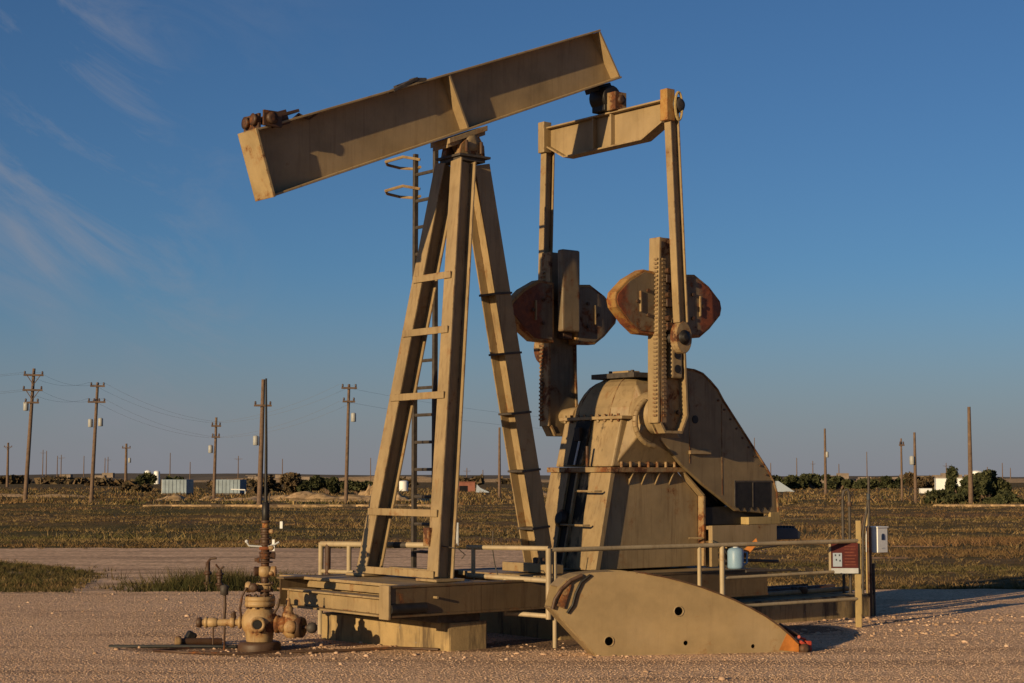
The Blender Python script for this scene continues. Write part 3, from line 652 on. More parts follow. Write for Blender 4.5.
# cranks, counterweights, pitmans; s = -1 is the side nearest the photograph's viewer
def lobe(cu, v0, v1, side, m_):
    p = [(cu + side * 0.16, 3.83), (cu + side * 0.38, 3.845), (cu + side * 0.60, 3.73), (cu + side * 0.77, 3.58), (cu + side * 0.79, 3.50), (cu + side * 0.77, 3.42), (cu + side * 0.60, 3.26), (cu + side * 0.45, 3.16), (cu + side * 0.16, 3.15)]
    return MB().uz(p, v0, v1)
for s in (-1, 1):
    c = 2.11 if s < 0 else 1.97; cl = 2.11 if s < 0 else 1.86
    vi, vo = s * 0.74, s * 0.90
    ca = MB()
    ca.uz([(c - .21, 2.22), (c - .14, 2.11), (c + .12, 2.11), (c + .21, 2.30), (c + .20, 3.3), (c + .13, 4.20), (c - .17, 4.20), (c - .20, 3.3)], s * 0.76, s * 0.80)
    crank = ca.build('crank_arm', M['weight'] if s > 0 else M['paint_rusty'], PJ, 0.004)
    fl = MB()
    for (a0, a1) in (((c - .21, 2.22), (c - .20, 3.3)), ((c - .20, 3.3), (c - .17, 4.20)), ((c - .14, 2.11), (c + .12, 2.11)), ((c - .21, 2.22), (c - .14, 2.11)), ((c + .12, 2.11), (c + .21, 2.30))):
        d = Vector((a1[0] - a0[0], 0, a1[1] - a0[1])).normalized(); nn = Vector((-d.z, 0, d.x)) * 0.03
        P = [Vector((a0[0], vi, a0[1])), Vector((a0[0], vo, a0[1])), Vector((a1[0], vo, a1[1])), Vector((a1[0], vi, a1[1]))]
        fl.hexa(P, [p + nn for p in P])
    P = [Vector((c + .18, vi, 2.30)), Vector((c + .18, vo, 2.30)), Vector((c + .10, vo, 4.20)), Vector((c + .10, vi, 4.20))]; fl.hexa(P, [p + Vector((.03, 0, 0)) for p in P])
    fl.build('crank_rim', M['paint_rusty'] if s > 0 else M['paint'], crank, 0.004)
    rk = MB()
    for k in range(38):
        z = 2.30 + k * 0.045; rk.box((c - .245 + 0.018 * (z - 2.3), s * 0.865, z), (0.03, 0.055, 0.020))
        rk.box((c - .145, s * 0.905, z), (0.05, 0.012, 0.020))
        if k == 0: rk.box((c - .165 + .01, s * 0.885, 3.1), (0.075, 0.03, 1.75))
    rko = rk.build('tooth_rack', M['tooth'], crank); rko['kind'] = 'stuff'
    # slotted wear plate with the pin holes
    sl = MB(); sl.bx(c - .03, c + .13, vo - s * .10, vo - s * .002, 2.70, 3.35); slo = sl.build('pin_slot_plate', M['paint'], crank, 0.02)
    for z in (2.80, 2.95): MB().lathe([(0.045, -0.004), (0.045, 0.006)], (c + .05, vo + s * .001, z), (0, s, 0), 16).build('pin_hole', M['black'], crank)
    for (u, z) in ((c - .12, 2.34), (c + .12, 2.34)): MB().lathe([(0.025, -.01), (0.025, 0.02)], (u, vo - s * .07, z), (0, s, 0), 8).build('bolt', M['rust'], crank)
    hr = 0.24 if s < 0 else 0.10
    MB().lathe([(hr, 0), (hr, 0.12), (hr * .85, 0.26), (hr * .6, 0.30)], (c - .02, s * 0.46, 2.33), (0, s, 0), 28).build('crank_hub', M['paint'], crank, 0.004)
    for side in (-1, 1):
        wt = lobe(cl, s * 0.70 if s < 0 else s * 0.60, s * 0.84 if s < 0 else s * 0.74, side, M['weight'])
        wo = wt.build('counterweight', M['weight_rust'], PJ, 0.012, ('orange rusted' if side < 0 else 'weathered brown') + ' counterweight half')
        for k, (du, z) in enumerate(((0.33, 3.62), (0.33, 3.36), (0.48, 3.5))):
            MB().lathe([(0.02, -0.005), (0.02, 0.025)], (cl + side * du, s * 0.845 if s < 0 else s * 0.595, z), (0, -1, 0), 8).build('bolt', M['rust'], wo)
        fy = -0.842 if s < 0 else 0.598
        fp = [(cl + side * 0.19, 3.80), (cl + side * 0.37, 3.815), (cl + side * 0.585, 3.70), (cl + side * 0.745, 3.56), (cl + side * 0.765, 3.50), (cl + side * 0.745, 3.44), (cl + side * 0.585, 3.285), (cl + side * 0.44, 3.19), (cl + side * 0.19, 3.18)]
        MB().uz(fp, fy - .006, fy + .004).build('weight_face', M['weight_face'], wo, 0.002, 'dark rust streaked face')
        MB().box((cl + side * 0.44, s * 0.855 if s < 0 else s * 0.585, 3.50), (0.016, 0.03, 0.22)).build('lifting_strap', M['paint'], wo)
    # master weight block behind/before the crank
    if s > 0: MB().bx(c - .21, c + .05, 0.52, 0.62, 3.28, 4.21).build('auxiliary_weight', M['weight'], PJ, 0.02, 'upright block weight with rusted top')
    else: MB().bx(c - .06, c + .12, -0.74, -0.60, 3.55, 4.23).build('auxiliary_weight', M['paint_rusty'], PJ, 0.01)
    for z in (3.25, 3.50, 3.76): 
        MB().box((c - .05, s * 0.87 if s < 0 else 0.67, z), (0.13, 0.10, 0.09)).build('weight_clamp', M['rust'], crank, 0.01)
        MB().lathe([(0.03, 0), (0.03, 0.05)], (c - .12, s * 0.92 if s < 0 else 0.61, z + .08), (0, -1, 0), 8).build('bolt', M['rust'], crank)
    MB().box((c - .14, vo - s * .08, 3.07), (0.12, 0.12, 0.07)).build('weight_stop', M['paint'], crank, 0.008)
    # pitman
    vp = s * 1.06; ub, ut = (2.06, 1.94) if s < 0 else (1.93, 2.0)
    MB().hbeam((ub, vp, 3.28), (ut, vp, 5.62), (0, 1, 0), 0.095, 0.135, 0.016, 0.014).build('pitman_arm', M['paint'], PJ, 0.002)
    pm = [o for o in PJ.children if o.name.startswith('pitman_arm')][-1]
    MB().uz([(ub + 0.115 * math.cos(t), 3.12 + 0.17 * math.sin(t)) for t in [2 * math.pi * k / 22 for k in range(22)]], vp - .05, vp + .05).build('wrist_pin_housing', M['paint_rusty'], pm, 0.006)
    MB().lathe([(0.08, -.01), (0.08, 0.008), (0.045, 0.012), (0.045, 0.035), (0.02, 0.035)], (ub, vp + s * .05, 3.12), (0, s, 0), 20).build('wrist_pin', M['black'], pm)
    MB().lathe([(0.05, 0), (0.05, 0.2)], (ub, s * 0.88, 3.12), (0, s, 0), 14).build('wrist_shaft', M['dark_steel'], pm)
    MB().bx(ut - .115, ut + .0, vp - .06, vp + .05, 5.42 if s < 0 else 5.40, 5.76).build('pitman_head', M['weight_rust'] if s < 0 else M['paint'], pm, 0.006, 'head with orange rust' if s < 0 else None)
    MB().lathe([(0.02, -0.01), (0.085, -0.01), (0.085, 0.02), (0.06, 0.05), (0.03, 0.05)], (ut + .05, vp + s * .05, 5.60), (0, s, 0), 20).build('head_cap', M['dark_steel'], pm)
    lk = MB()
    for k in range(24):
        a0 = 2 * math.pi * k / 24; a1 = 2 * math.pi * (k + 1) / 24
        lk.tube([(ut + .03 + .05 * math.cos(a0), vp + s * .085, 5.58 + .15 * math.sin(a0)), (ut + .03 + .05 * math.cos(a1), vp + s * .085, 5.58 + .15 * math.sin(a1))], 0.014, 6)
    lk.build('lifting_loop', M['yellow'], pm)

# gearbox
gb = MB()
prof = [(1.60, 1.76), (1.74, 2.27), (3.05, 2.27), (3.05, 1.76)]
gb.uz(prof, -0.47, 0.47); gbo = gb.build('gearbox', M['grimy'], PJ, 0.02)
dm = MB(); rings = []
for z, u0, u1, w in ((2.305, 1.755, 3.05, .465), (2.40, 1.78, 3.03, .46), (2.49, 1.825, 2.99, .445), (2.57, 1.875, 2.95, .42), (2.64, 1.935, 2.90, .385), (2.69, 2.0, 2.84, .335), (2.72, 2.07, 2.77, .285), (2.735, 2.13, 2.72, .24)):
    ch = w * .42; rings.append([(u0, -w + ch, z), (u0, w - ch, z), (u0 + ch * .6, w, z), (u1 - ch, w, z), (u1, w - ch, z), (u1, -w + ch, z), (u1 - ch, -w, z), (u0 + ch * .6, -w, z)])
for r0, r1 in zip(rings[:-1], rings[1:]): dm.add(r0 + r1, [(k, (k + 1) % 8, (k + 1) % 8 + 8, k + 8) for k in range(8)])
dm.add(rings[-1], [tuple(range(8))]); dm.add(rings[0], [tuple(range(7, -1, -1))])
dmo = dm.build('gear_cover', M['paint_skid'], gbo)
for v in (-0.26, 0.26):
    MB().tube([(1.752, v, 2.31), (1.822, v * .96, 2.49), (1.932, v * .83, 2.64), (2.065, v * .60, 2.725)], 0.007, 6).build('weld_seam', M['paint_rusty'], dmo)
MB().bx(1.70, 3.10, -0.52, 0.52, 2.27, 2.305).build('split_flange', M['paint'], gbo, 0.004)
for k in range(9):
    v = -0.44 + 0.11 * k; MB().lathe([(0.016, -0.055), (0.016, 0.03)], (1.722, v, 2.30), (0, 0, 1), 8).build('bolt', M['paint_rusty'], gbo)
lid = MB().bx(2.02, 2.76, -0.36, 0.34, 2.735, 2.79).build('inspection_lid', M['dark_steel'], gbo, 0.004)
MB().bx(2.12, 2.3, -0.16, 0.10, 2.79, 2.82).build('lid_plate', M['paint'], lid, 0.008)
for v in (-0.2, 0.16): MB().lathe([(0.02, 0), (0.02, 0.06)], (2.15, v, 2.765), (0, 0, 1), 8).build('bolt', M['dark_steel'], lid)
# flared shaft housing on the near side
MB().hexa([(1.66, -.47, 1.80), (3.0, -.47, 1.80), (2.75, -.47, 2.66), (1.95, -.47, 2.66)], [(1.93, -.66, 2.20), (2.25, -.66, 2.20), (2.22, -.60, 2.44), (1.96, -.60, 2.44)]).build('shaft_housing', M['paint'], gbo, 0.015)
cr = MB()
for k in range(12):
    a0 = R(120 + 12 * k); a1 = R(132 + 12 * k)
    cr.tube([(2.06 + .30 * math.cos(a0), -.66, 2.24 + .26 * math.sin(a0)), (2.06 + .30 * math.cos(a1), -.66, 2.24 + .26 * math.sin(a1))], 0.03, 8)
cr.build('oil_wiper_rim', M['paint'], gbo)
# vertical rib, sight gauge and nozzle on the front face
MB().hexa([(1.555, -.02, 1.78), (1.60, -.02, 1.78), (1.60, .22, 1.78), (1.555, .22, 1.78)], [(1.70, -.02, 2.26), (1.73, -.02, 2.26), (1.73, .22, 2.26), (1.70, .22, 2.26)]).build('front_panel', M['grey'] if False else M['paint_oily'], gbo, 0.004)
MB().bx(1.60, 1.66, 0.06, 0.15, 2.04, 2.19).build('sight_gauge', M['black'], gbo, 0.01)
MB().tube([(1.545, 0.08, 1.78), (1.62, 0.08, 2.04)], 0.012, 8).build('gauge_pipe', M['grey'], gbo)
MB().tube([(1.53, -0.15, 1.76), (1.53, -0.15, 1.98)], 0.016, 8).build('oil_spout', M['rust'], gbo)

# gearbox pedestal
ped = MB()
fl_ = [(1.60, 1.70), (1.37, 0.672), (2.90, 0.672), (2.90, 1.44), (2.60, 1.70)]
ped.uz(fl_, -0.44, 0.44); po = ped.build('pedestal', M['paint'], PJ, 0.006)
MB().hexa([(1.594, -.17, 1.69), (1.61, -.17, 1.69), (1.61, .20, 1.69), (1.594, .20, 1.69)], [(1.366, -.17, 0.68), (1.39, -.17, 0.68), (1.39, .20, 0.68), (1.366, .20, 0.68)]).build('front_recess', M['paint_oily'], po, 0, 'oil stained recess')
MB().bx(1.53, 2.66, -0.53, 0.53, 1.70, 1.755).build('top_plate', M['paint_rusty'], po, 0.004)
# raised columns on the sloping front
def fcol(v0, v1, w0, w1, d, m_, nm='front_column'):
    MB().hexa([(1.56 - d, v0, 1.70), (1.62, v0, 1.70), (1.62, v1, 1.70), (1.56 - d, v1, 1.70)], [(1.335 - d, w0, 0.673), (1.40, w0, 0.673), (1.40, w1, 0.673), (1.335 - d, w1, 0.673)]).build(nm, m_, po, 0.004)
fcol(-0.50, -0.17, -0.50, -0.17, 0.0, M['grimy']); fcol(0.20, 0.50, 0.20, 0.50, 0.0, M['grimy']); fcol(0.04, 0.07, 0.04, 0.07, 0.0, M['paint'], 'front_rib')
for z, v0, v1 in ((1.50, -0.46, -0.14), (1.14, -0.36, 0.02)): MB().tube([(1.50 - (1.7 - z) * .22, v0, z), (1.42 - (1.7 - z) * .22, v0 + .01, z), (1.42 - (1.7 - z) * .22, v1 - .01, z), (1.50 - (1.7 - z) * .22, v1, z)], 0.012, 6).build('step_bar', M['paint'], po)
MB().lathe([(0.02, 0), (0.09, 0), (0.10, 0.03), (0.06, 0.06)], (1.43, 0.14, 1.20), (-1, 0, 0.2), 18).build('oil_port', M['black'], po)
# rear flange of the near side plate
MB().hexa([(2.60, -.53, 1.70), (2.60, -.44, 1.70), (2.90, -.44, 1.44), (2.90, -.53, 1.44)], [(2.63, -.53, 1.70), (2.63, -.44, 1.70), (2.93, -.44, 1.45), (2.93, -.53, 1.45)]).build('side_flange', M['paint'], po, 0.003)
MB().bx(2.90, 2.93, -.53, -.44, 0.672, 1.44).build('side_flange', M['paint_rusty'], po, 0.003)
for u in (1.86, 2.05, 2.25, 2.46):
    MB().prism([(u, -.44, 1.70), (u, -.525, 1.70), (u, -.44, 1.56)], (0.014, 0, 0)).build('gusset', M['paint'], po)
for k in range(7): MB().lathe([(0.018, 0), (0.018, 0.06)], (1.72 + .13 * k, -.49, 1.755), (0, 0, 1), 8).build('bolt', M['paint_rusty'], po)
MB().tube([(2.70, -.50, 0.98), (2.86, -.56, 0.98)], 0.012, 6).build('pull_handle', M['paint'], po)

# belt guard
gp = [(1.98, 2.20), (2.10, 2.60), (2.30, 2.78), (2.557, 2.835), (2.70, 2.825), (2.83, 2.79), (2.95, 2.71), (3.06, 2.62), (3.151, 2.50), (3.481, 2.14), (3.85, 1.735), (3.95, 1.60), (4.0, 1.48), (4.02, 1.222), (3.339, 1.271), (2.84, 1.556), (2.50, 1.78), (2.30, 1.96)]
g = MB().uz(gp, -0.60, -0.55); bgo = g.build('belt_guard', M['guard'], PJ, 0.012)
MB().uz([(2.2, 2.2), (2.7, 2.7), (2.95, 2.6), (3.9, 1.5), (3.9, 1.30), (3.4, 1.33), (2.9, 1.62), (2.4, 2.0)], -0.54, -0.30).build('dark_belt_filler', M['black'], bgo)  # black filler added to darken the gap behind the guard plate
MB().bx(2.95, 3.9, -0.5, 0.3, 1.115, 1.32).build('motor_mount', M['black'], PJ, 0.01)
MB().bx(3.33, 3.90, -0.606, -0.598, 1.31, 1.59).build('guard_opening', M['black'], bgo)
MB().lathe([(0.045, 0), (0.045, 0.008)], (2.71, -0.60, 2.28), (0, -1, 0), 18).build('guard_hole', M['black'], bgo)
for u_ in (2.62, 3.12): MB().bx(u_, u_ + .008, -.6045, -.6005, 1.80 if u_ < 3 else 1.45, 2.76 if u_ < 3 else 2.46).build('sheet_seam', M['paint_rusty'], bgo)
for k in range(9):
    p_ = Vector((3.10 + .095 * k, 0, 2.50 - .103 * k)); MB().lathe([(0.012, 0), (0.012, 0.014)], (p_.x - .03, -.60, p_.z), (0, -1, 0), 8).build('rivet', M['rust'], bgo)
fr_ = MB(); fr_.bx(3.31, 3.92, -.612, -.600, 1.59, 1.61); fr_.bx(3.31, 3.33, -.612, -.600, 1.33, 1.59); fr_.bx(3.60, 3.615, -.612, -.606, 1.31, 1.59); fr_.build('opening_frame', M['dark_steel'], bgo)
for k in range(5): MB().prism([(3.36 + .11 * k, -.607, 1.315), (3.44 + .11 * k, -.607, 1.315), (3.41 + .11 * k, -.607, 1.27 - .02 * (k % 2))], (0, .006, 0)).build('oil_drip', M['black'], bgo)
rim = MB()
for p, q in zip(gp[3:13], gp[4:14]): rim.tube([(p[0], -.605, p[1]), (q[0], -.605, q[1])], 0.012, 6)
rim.build('guard_rim', M['paint_rusty'], bgo)
MB().bx(2.60, 2.92, -0.64, -0.604, 1.90, 1.94).build('guard_rib', M['paint'], bgo, 0.004)
bk = MB(); bk.bx(3.52, 3.9, -0.62, -0.35, 1.118, 1.20); bk.bx(3.88, 4.03, -0.62, -0.58, 1.118, 1.25); bk.build('guard_bracket', M['yellow'], PJ, 0.004, 'yellow bracket below the belt guard')
mo = MB(); mo.lathe([(0.05, -.35), (0.19, -.33), (0.20, -.25), (0.20, 0.25), (0.17, 0.33), (0.05, .33)], (3.25, 0.0, 1.36), (0, 1, 0), 22)
for k in range(18): mo.box((3.25 + .205 * math.cos(k * .35), 0, 1.36 + .205 * math.sin(k * .35)), (0.02, 0.5, 0.012), Matrix.Rotation(-k * .35, 3, 'Y'))
mo.build('electric_motor', M['black'], PJ)
mb_ = MB(); mb_.bx(2.94, 3.98, -0.62, -0.56, 0.90, 1.115); mb_.bx(2.94, 3.98, 0.35, 0.41, 0.90, 1.115); mb_.bx(2.94, 3.98, -0.56, 0.35, 1.07, 1.11); mb_.bx(3.90, 3.98, -0.56, 0.35, 0.90, 1.07)
mb_.build('motor_base', M['paint_skid'], PJ, 0.006)
for v in (-0.5, 0.3):
    for u in (3.05, 3.36): MB().bx(u - .05, u + .05, v - .05, v + .05, 0.66, 0.899).build('base_post', M['paint_skid'], PJ, 0.003)
ec = MB().uz([(4.02, 0.93), (4.48, 0.93), (4.50, 1.0), (4.42, 1.06), (4.10, 1.07), (4.02, 1.02)], -0.52, -0.26).build('engine_cover', M['grey_blue'], PJ, 0.015)
for k in range(8): MB().bx(4.05 + .05 * k, 4.065 + .05 * k, -0.50, -0.28, 1.05, 1.085).build('cooling_fin', M['grey_blue'], ec)

# steel skid
sk = empty('skid_frame', (0, 0, 0), 0); sk.parent = PJ
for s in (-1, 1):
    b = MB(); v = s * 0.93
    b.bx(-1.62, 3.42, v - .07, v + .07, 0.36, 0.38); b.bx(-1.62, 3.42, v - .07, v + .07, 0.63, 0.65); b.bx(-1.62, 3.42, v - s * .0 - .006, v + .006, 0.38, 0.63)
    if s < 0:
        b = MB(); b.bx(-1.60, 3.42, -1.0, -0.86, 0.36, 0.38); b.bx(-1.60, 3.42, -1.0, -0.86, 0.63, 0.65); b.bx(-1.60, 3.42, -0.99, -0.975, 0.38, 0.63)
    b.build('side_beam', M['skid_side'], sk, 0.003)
MB().bx(-1.625, -1.60, -1.005, -0.85, 0.345, 0.655).build('end_cap', M['paint'], sk, 0.003)
b = MB(); b.bx(-1.60, -1.42, -0.85, 1.02, 0.36, 0.378); b.bx(-1.60, -1.42, -0.85, 1.02, 0.522, 0.54); b.bx(-1.52, -1.50, -0.85, 1.02, 0.378, 0.522); b.build('front_beam', M['paint_skid'], sk, 0.003)
b = MB(); b.bx(-1.38, -1.20, -0.85, 1.35, 0.62, 0.648); b.bx(-1.30, -1.28, -0.85, 1.35, 0.54, 0.62); b.build('front_deck_beam', M['paint_skid'], sk, 0.003)
MB().bx(-1.20, -0.30, -0.85, 0.85, 0.60, 0.645).build('deck_plate', M['paint_skid'], sk, 0.003)
MB().bx(0.55, 1.25, -0.85, 0.85, 0.60, 0.645).build('deck_plate', M['paint_skid'], sk, 0.003)
MB().bx(1.27, 3.40, -0.85, 0.85, 0.60, 0.645).build('deck_plate', M['paint_skid'], sk, 0.003)
for u in (-1.14, -0.05, 1.0, 2.2): MB().bx(u - .05, u + .05, -0.85, 0.85, 0.36, 0.598).build('cross_member', M['paint_skid'], sk, 0.003)
MB().tube([(-1.597, -0.985, 0.44), (-1.2, -0.985, 0.44)], 0.05, 14).build('drag_pipe', M['black'], sk)
MB().tube([(-1.1, -1.05, 0.53), (-1.1, -0.98, 0.53)], 0.012, 6).build('lug_pin', M['paint'], sk)

# ------------------------------------------------------------------ concrete foundation
def placed(name, label, cat, group=None): return empty(name, ORG, HEAD, label, cat, group)
q4 = [(-0.83, -0.86), (-0.38, -0.875), (-0.62, 0.95), (-1.10, 0.98)]
fb = MB().hexa([(a_, b_, -0.03) for a_, b_ in q4], [(a_, b_, 0.27) for a_, b_ in q4]).build('concrete_block', M['concrete'], None, 0.02)
fb.location = ORG; fb.rotation_euler = (0, 0, HEAD); tag(fb, 'tan painted concrete block under the front of the pump jack frame', 'concrete block')
bm_ = MB(); bm_.bx(-0.95, -0.45, -0.85, 0.85, 0.27, 0.358); o = bm_.build('timber_sill', M['dark_steel'], None, 0.01); o.location = ORG; o.rotation_euler = (0, 0, HEAD); tag(o, 'dark packing sill lying between the front concrete block and the steel frame', 'sill')
fb = MB().bx(0.7, 5.60, -0.67, 0.80, -0.03, 0.265).build('concrete_slab', M['concrete'], None, 0.02)
fb.location = ORG; fb.rotation_euler = (0, 0, HEAD); tag(fb, 'long low concrete slab under the rear of the pump jack', 'slab')
o = MB().bx(0.9, 3.3, -0.62, 0.62, 0.266, 0.358).build('steel_packing', M['dark_steel'], None, 0.01); o.location = ORG; o.rotation_euler = (0, 0, HEAD); tag(o, 'dark steel packing between the rear slab and the frame', 'packing plate')
rt = placed('pipe_run', 'rusty flow pipes lying along the top of the rear slab', 'pipes')
for v, r_, u0 in ((-0.35, 0.03, 3.5), (-0.12, 0.045, 3.45), (0.3, 0.03, 3.6)): MB().tube([(u0, v, 0.30), (5.5, v, 0.31)], r_, 10).build('pipe', M['rust'] if v > -.3 else M['paint'], rt)
MB().lathe([(0.05, 0), (0.07, 0.03), (0.05, 0.08)], (4.7, -0.35, 0.29), (0, 0, 1), 12).build('valve', M['rust'], rt)

for u0, z0, u1, z1, r_ in ((2.98, 0.72, 3.9, 0.70, .018), (3.2, 0.82, 4.4, 0.90, .012)):
    MB().tube([(u0, -.72, z0), (u0 + .2, -.74, z0 + .02), (u1 - .2, -.72, z1 + .01), (u1, -.70, z1)], r_, 8).build('conduit', M['dark_steel'], PJ)
MB().tube([(2.95, -.60, 0.95), (3.0, -.70, 0.90), (3.12, -.72, 0.76), (3.10, -.68, 0.66)], 0.014, 8).build('hose', M['hose'], PJ)
# jug and red rag on the skid
jg = empty('plastic_jug', (2.45, 18.75, 0.652), 0.3, 'pale blue plastic jug standing on the pump jack frame behind the rail', 'jug')
MB().lathe([(0.02, 0), (0.085, 0.0), (0.09, 0.02), (0.09, 0.19), (0.075, 0.215), (0.03, 0.23)], (0, 0, 0), (0, 0, 1), 20).build('body', M['bluejug'], jg)
MB().tube([(0.08, 0, 0.18), (0.135, 0, 0.17), (0.135, 0, 0.06), (0.08, 0, 0.03)], 0.013, 8).build('handle', M['bluejug'], jg)
MB().lathe([(0.03, 0.23), (0.03, 0.255), (0.01, 0.258)], (0, 0, 0), (0, 0, 1), 12).build('cap', M['white'], jg)
o = MB().hexa([(0, 0, 0), (0.16, 0.02, 0.16), (0.15, 0.05, 0.22), (-0.02, 0.03, 0.08)], [(0, .03, 0), (0.16, 0.05, 0.15), (0.15, 0.08, 0.21), (-0.02, .05, 0.07)]).build('guard_flap', M['orange'], None, 0.004)
o.location = (2.56, 18.8, 0.76); o.rotation_euler = (0, 0, 0.2); tag(o, 'small orange metal flap behind the pale blue jug', 'metal flap')

# ------------------------------------------------------------------ detached horse head on the ground
HH = empty('horse_head', (0.80, 15.88, 0.0), math.atan2(0.2049, 0.9788), 'detached tan pump jack horse head lying on the gravel, orange at its right tip', 'horse head')
def circ(cx, cz, r, n=18): return [(cx + r * math.cos(2 * math.pi * k / n), cz + r * math.sin(2 * math.pi * k / n)) for k in range(n)]
ol = [(0.0, -0.01), (-0.30, 0.30), (-0.435, 0.45), (-0.385, 0.64), (-0.30, 0.715), (-0.20, 0.75), (-0.05, 0.768), (0.161, 0.775), (0.30, 0.768), (0.441, 0.750), (0.62, 0.717), (0.811, 0.668), (1.0, 0.612), (1.159, 0.553), (1.32, 0.488), (1.476, 0.415), (1.63, 0.330), (1.766, 0.237), (1.88, 0.14), (1.945, 0.075), (1.953, -0.01)]
holes = [circ(0.775, 0.40, 0.040), circ(0.101, 0.135, 0.040), circ(0.841, 0.104, 0.023, 12), circ(1.502, 0.061, 0.020, 12)]
M['head_face'] = paint('head_plate_paint', TAN, 0.27, streak=0.12, seed=31)
plate_with_holes(ol, holes, 0.014).build('side_plate', M['head_face'], HH)
o = plate_with_holes(ol, [circ(0.775, 0.40, 0.040)], 0.014).build('side_plate', M['head_face'], HH); o.location = (0, 0.31, 0)
def sk_strip(pts, y0, y1, t, name, m_, lab=None):
    b = MB()
    for (x0, z0), (x1, z1) in zip(pts[:-1], pts[1:]):
        d = Vector((x1 - x0, 0, z1 - z0)).normalized(); nn = Vector((-d.z, 0, d.x)) * t
        q = [Vector((x0, y0, z0)), Vector((x0, y1, z0)), Vector((x1, y1, z1)), Vector((x1, y0, z1))]; b.hexa(q, [p + nn for p in q])
    return b.build(name, m_, HH, 0, lab)
sk_strip(ol[9:20][::-1], -0.022, 0.35, -0.014, 'arc_plate', M['rust'], 'curved rusty face plate')
sk_strip(ol[0:3], 0.014, 0.31, 0.014, 'back_plate', M['paint']); sk_strip(ol[3:8], 0.014, 0.31, -0.014, 'back_plate', M['paint'])
MB().bx(0.05, 1.9, 0.02, 0.30, -0.008, 0.006).build('bottom_plate', M['rust'], HH)
rg = MB()
for k, (cx, cz, r_) in enumerate(((0.775, 0.40, 0.046), (0.101, 0.135, 0.046))):
    for j in range(18):
        a0 = 2 * math.pi * j / 18; a1 = 2 * math.pi * (j + 1) / 18; rg.tube([(cx + r_ * math.cos(a0), -.002, cz + r_ * math.sin(a0)), (cx + r_ * math.cos(a1), -.002, cz + r_ * math.sin(a1))], 0.006, 6)
rg.build('hole_rim', M['paint'], HH)
hp = MB(); hp.tube([(-0.44, -0.02, 0.44), (-0.42, -0.03, 0.53), (-0.36, -0.03, 0.62), (-0.27, -0.03, 0.70), (-0.16, -0.02, 0.745)], 0.018, 8); hp.build('hinge_strap', M['rust'], HH)
hp = MB(); hp.tube([(-0.30, -0.015, 0.40), (-0.25, -0.02, 0.47), (-0.22, -0.02, 0.58), (-0.17, -0.02, 0.68), (-0.08, -0.015, 0.745)], 0.014, 8); hp.build('hinge_strap', M['black'], HH)
hp = MB(); hp.hexa([(-0.40, -.03, 0.47), (-0.33, -.03, 0.44), (-0.26, -.03, 0.66), (-0.31, -.03, 0.70)], [(-0.40, -.004, 0.47), (-0.33, -.004, 0.44), (-0.26, -.004, 0.66), (-0.31, -.004, 0.70)]); hp.build('hinge_leaf', M['paint_rusty'], HH, 0.004)
hp = MB(); hp.hexa([(1.76, -.006, 0.02), (1.955, -.006, 0.0), (1.955, -.006, 0.09), (1.84, -.006, 0.175)], [(1.76, -.001, 0.02), (1.955, -.001, 0.0), (1.955, -.001, 0.09), (1.84, -.001, 0.175)]); hp.build('tip_patch', M['orange'], HH)
hp = MB(); hp.box((2.02, 0.10, 0.06), (0.13, 0.26, 0.03), Matrix.Rotation(R(35), 3, 'Y')); hp.box((2.06, 0.02, 0.05), (0.05, 0.06, 0.10)); hp.box((1.98, 0.26, 0.09), (0.08, 0.05, 0.12)); hp.tube([(1.96, 0.0, 0.14), (2.06, 0.1, 0.11), (2.12, 0.25, 0.02)], 0.016, 8)
hp.build('wire_line_hanger', M['red'], HH, 0.006, 'faded red hanger at the tip')
hp = MB(); hp.lathe([(0.02, 0), (0.05, 0.01), (0.05, 0.05), (0.02, 0.06)], (2.0, -0.01, 0.03), (0, -1, 0), 12); hp.tube([(1.80, 0.1, 0.25), (1.9, 0.08, 0.19), (2.0, 0.10, 0.14)], 0.02, 8); hp.build('hanger_bolt', M['rust'], HH)

# ------------------------------------------------------------------ guard rails
def rail_thing(label, group=None): return empty('guard_rail', (0, 0, 0), 0, label, 'guard rail', group)
M['rail'] = paint('rail_paint', (0.36, 0.28, 0.17), 0.30, edge=False, seed=17)
g1 = rail_thing('long tan pipe rail beside the gearbox, from the lying horse head to the red sign')
p0 = Vector((0.415, 16.62, 0)); p1 = Vector((3.825, 18.95, 0))
def rp(t, z): q = p0.lerp(p1, t); return (q.x, q.y, z)
MB().tube([rp(0, -0.02), rp(0, 0.93)], 0.022, 10).build('post', M['rail'], g1)
MB().box(rp(1, 0.46), (0.062, 0.05, 0.98)).build('post', M['yellow'], g1, 0.004)
MB().tube([rp(0.445, 0.30), rp(0.445, 0.93)], 0.022, 10).build('post', M['rail'], g1)
MB().tube([rp(0.52, -0.02), rp(0.52, 0.93)], 0.027, 10).build('post', M['rail'], g1)
MB().tube([rp(-0.01, 0.943), rp(1.0, 0.943)], 0.024, 10).build('top_rail', M['rail'], g1)
MB().tube([rp(0.52, 0.60), rp(0.91, 0.615)], 0.018, 10).build('mid_rail', M['rail'], g1)
MB().tube([rp(0.56, 0.30), rp(1.0, 0.31)], 0.02, 10).build('low_rail', M['rail'], g1)
MB().tube([rp(0.60, 0.66), rp(0.78, 0.655)], 0.014, 8).build('loose_bar', M['dark_steel'], g1)
g2 = rail_thing('short tan rail panel with a dropped lower frame in front of the rear post leg')
q0 = Vector((-0.43, 16.98, 0)); q1 = Vector((0.355, 16.58, 0))
def rq(t, z): q = q0.lerp(q1, t); return (q.x, q.y, z)
MB().tube([rq(1, 0.28), rq(1, 0.96)], 0.03, 10).build('post', M['rail'], g2)
MB().tube([rq(0.06, 0.66), rq(0.06, 0.95)], 0.022, 10).build('post', M['rail'], g2)
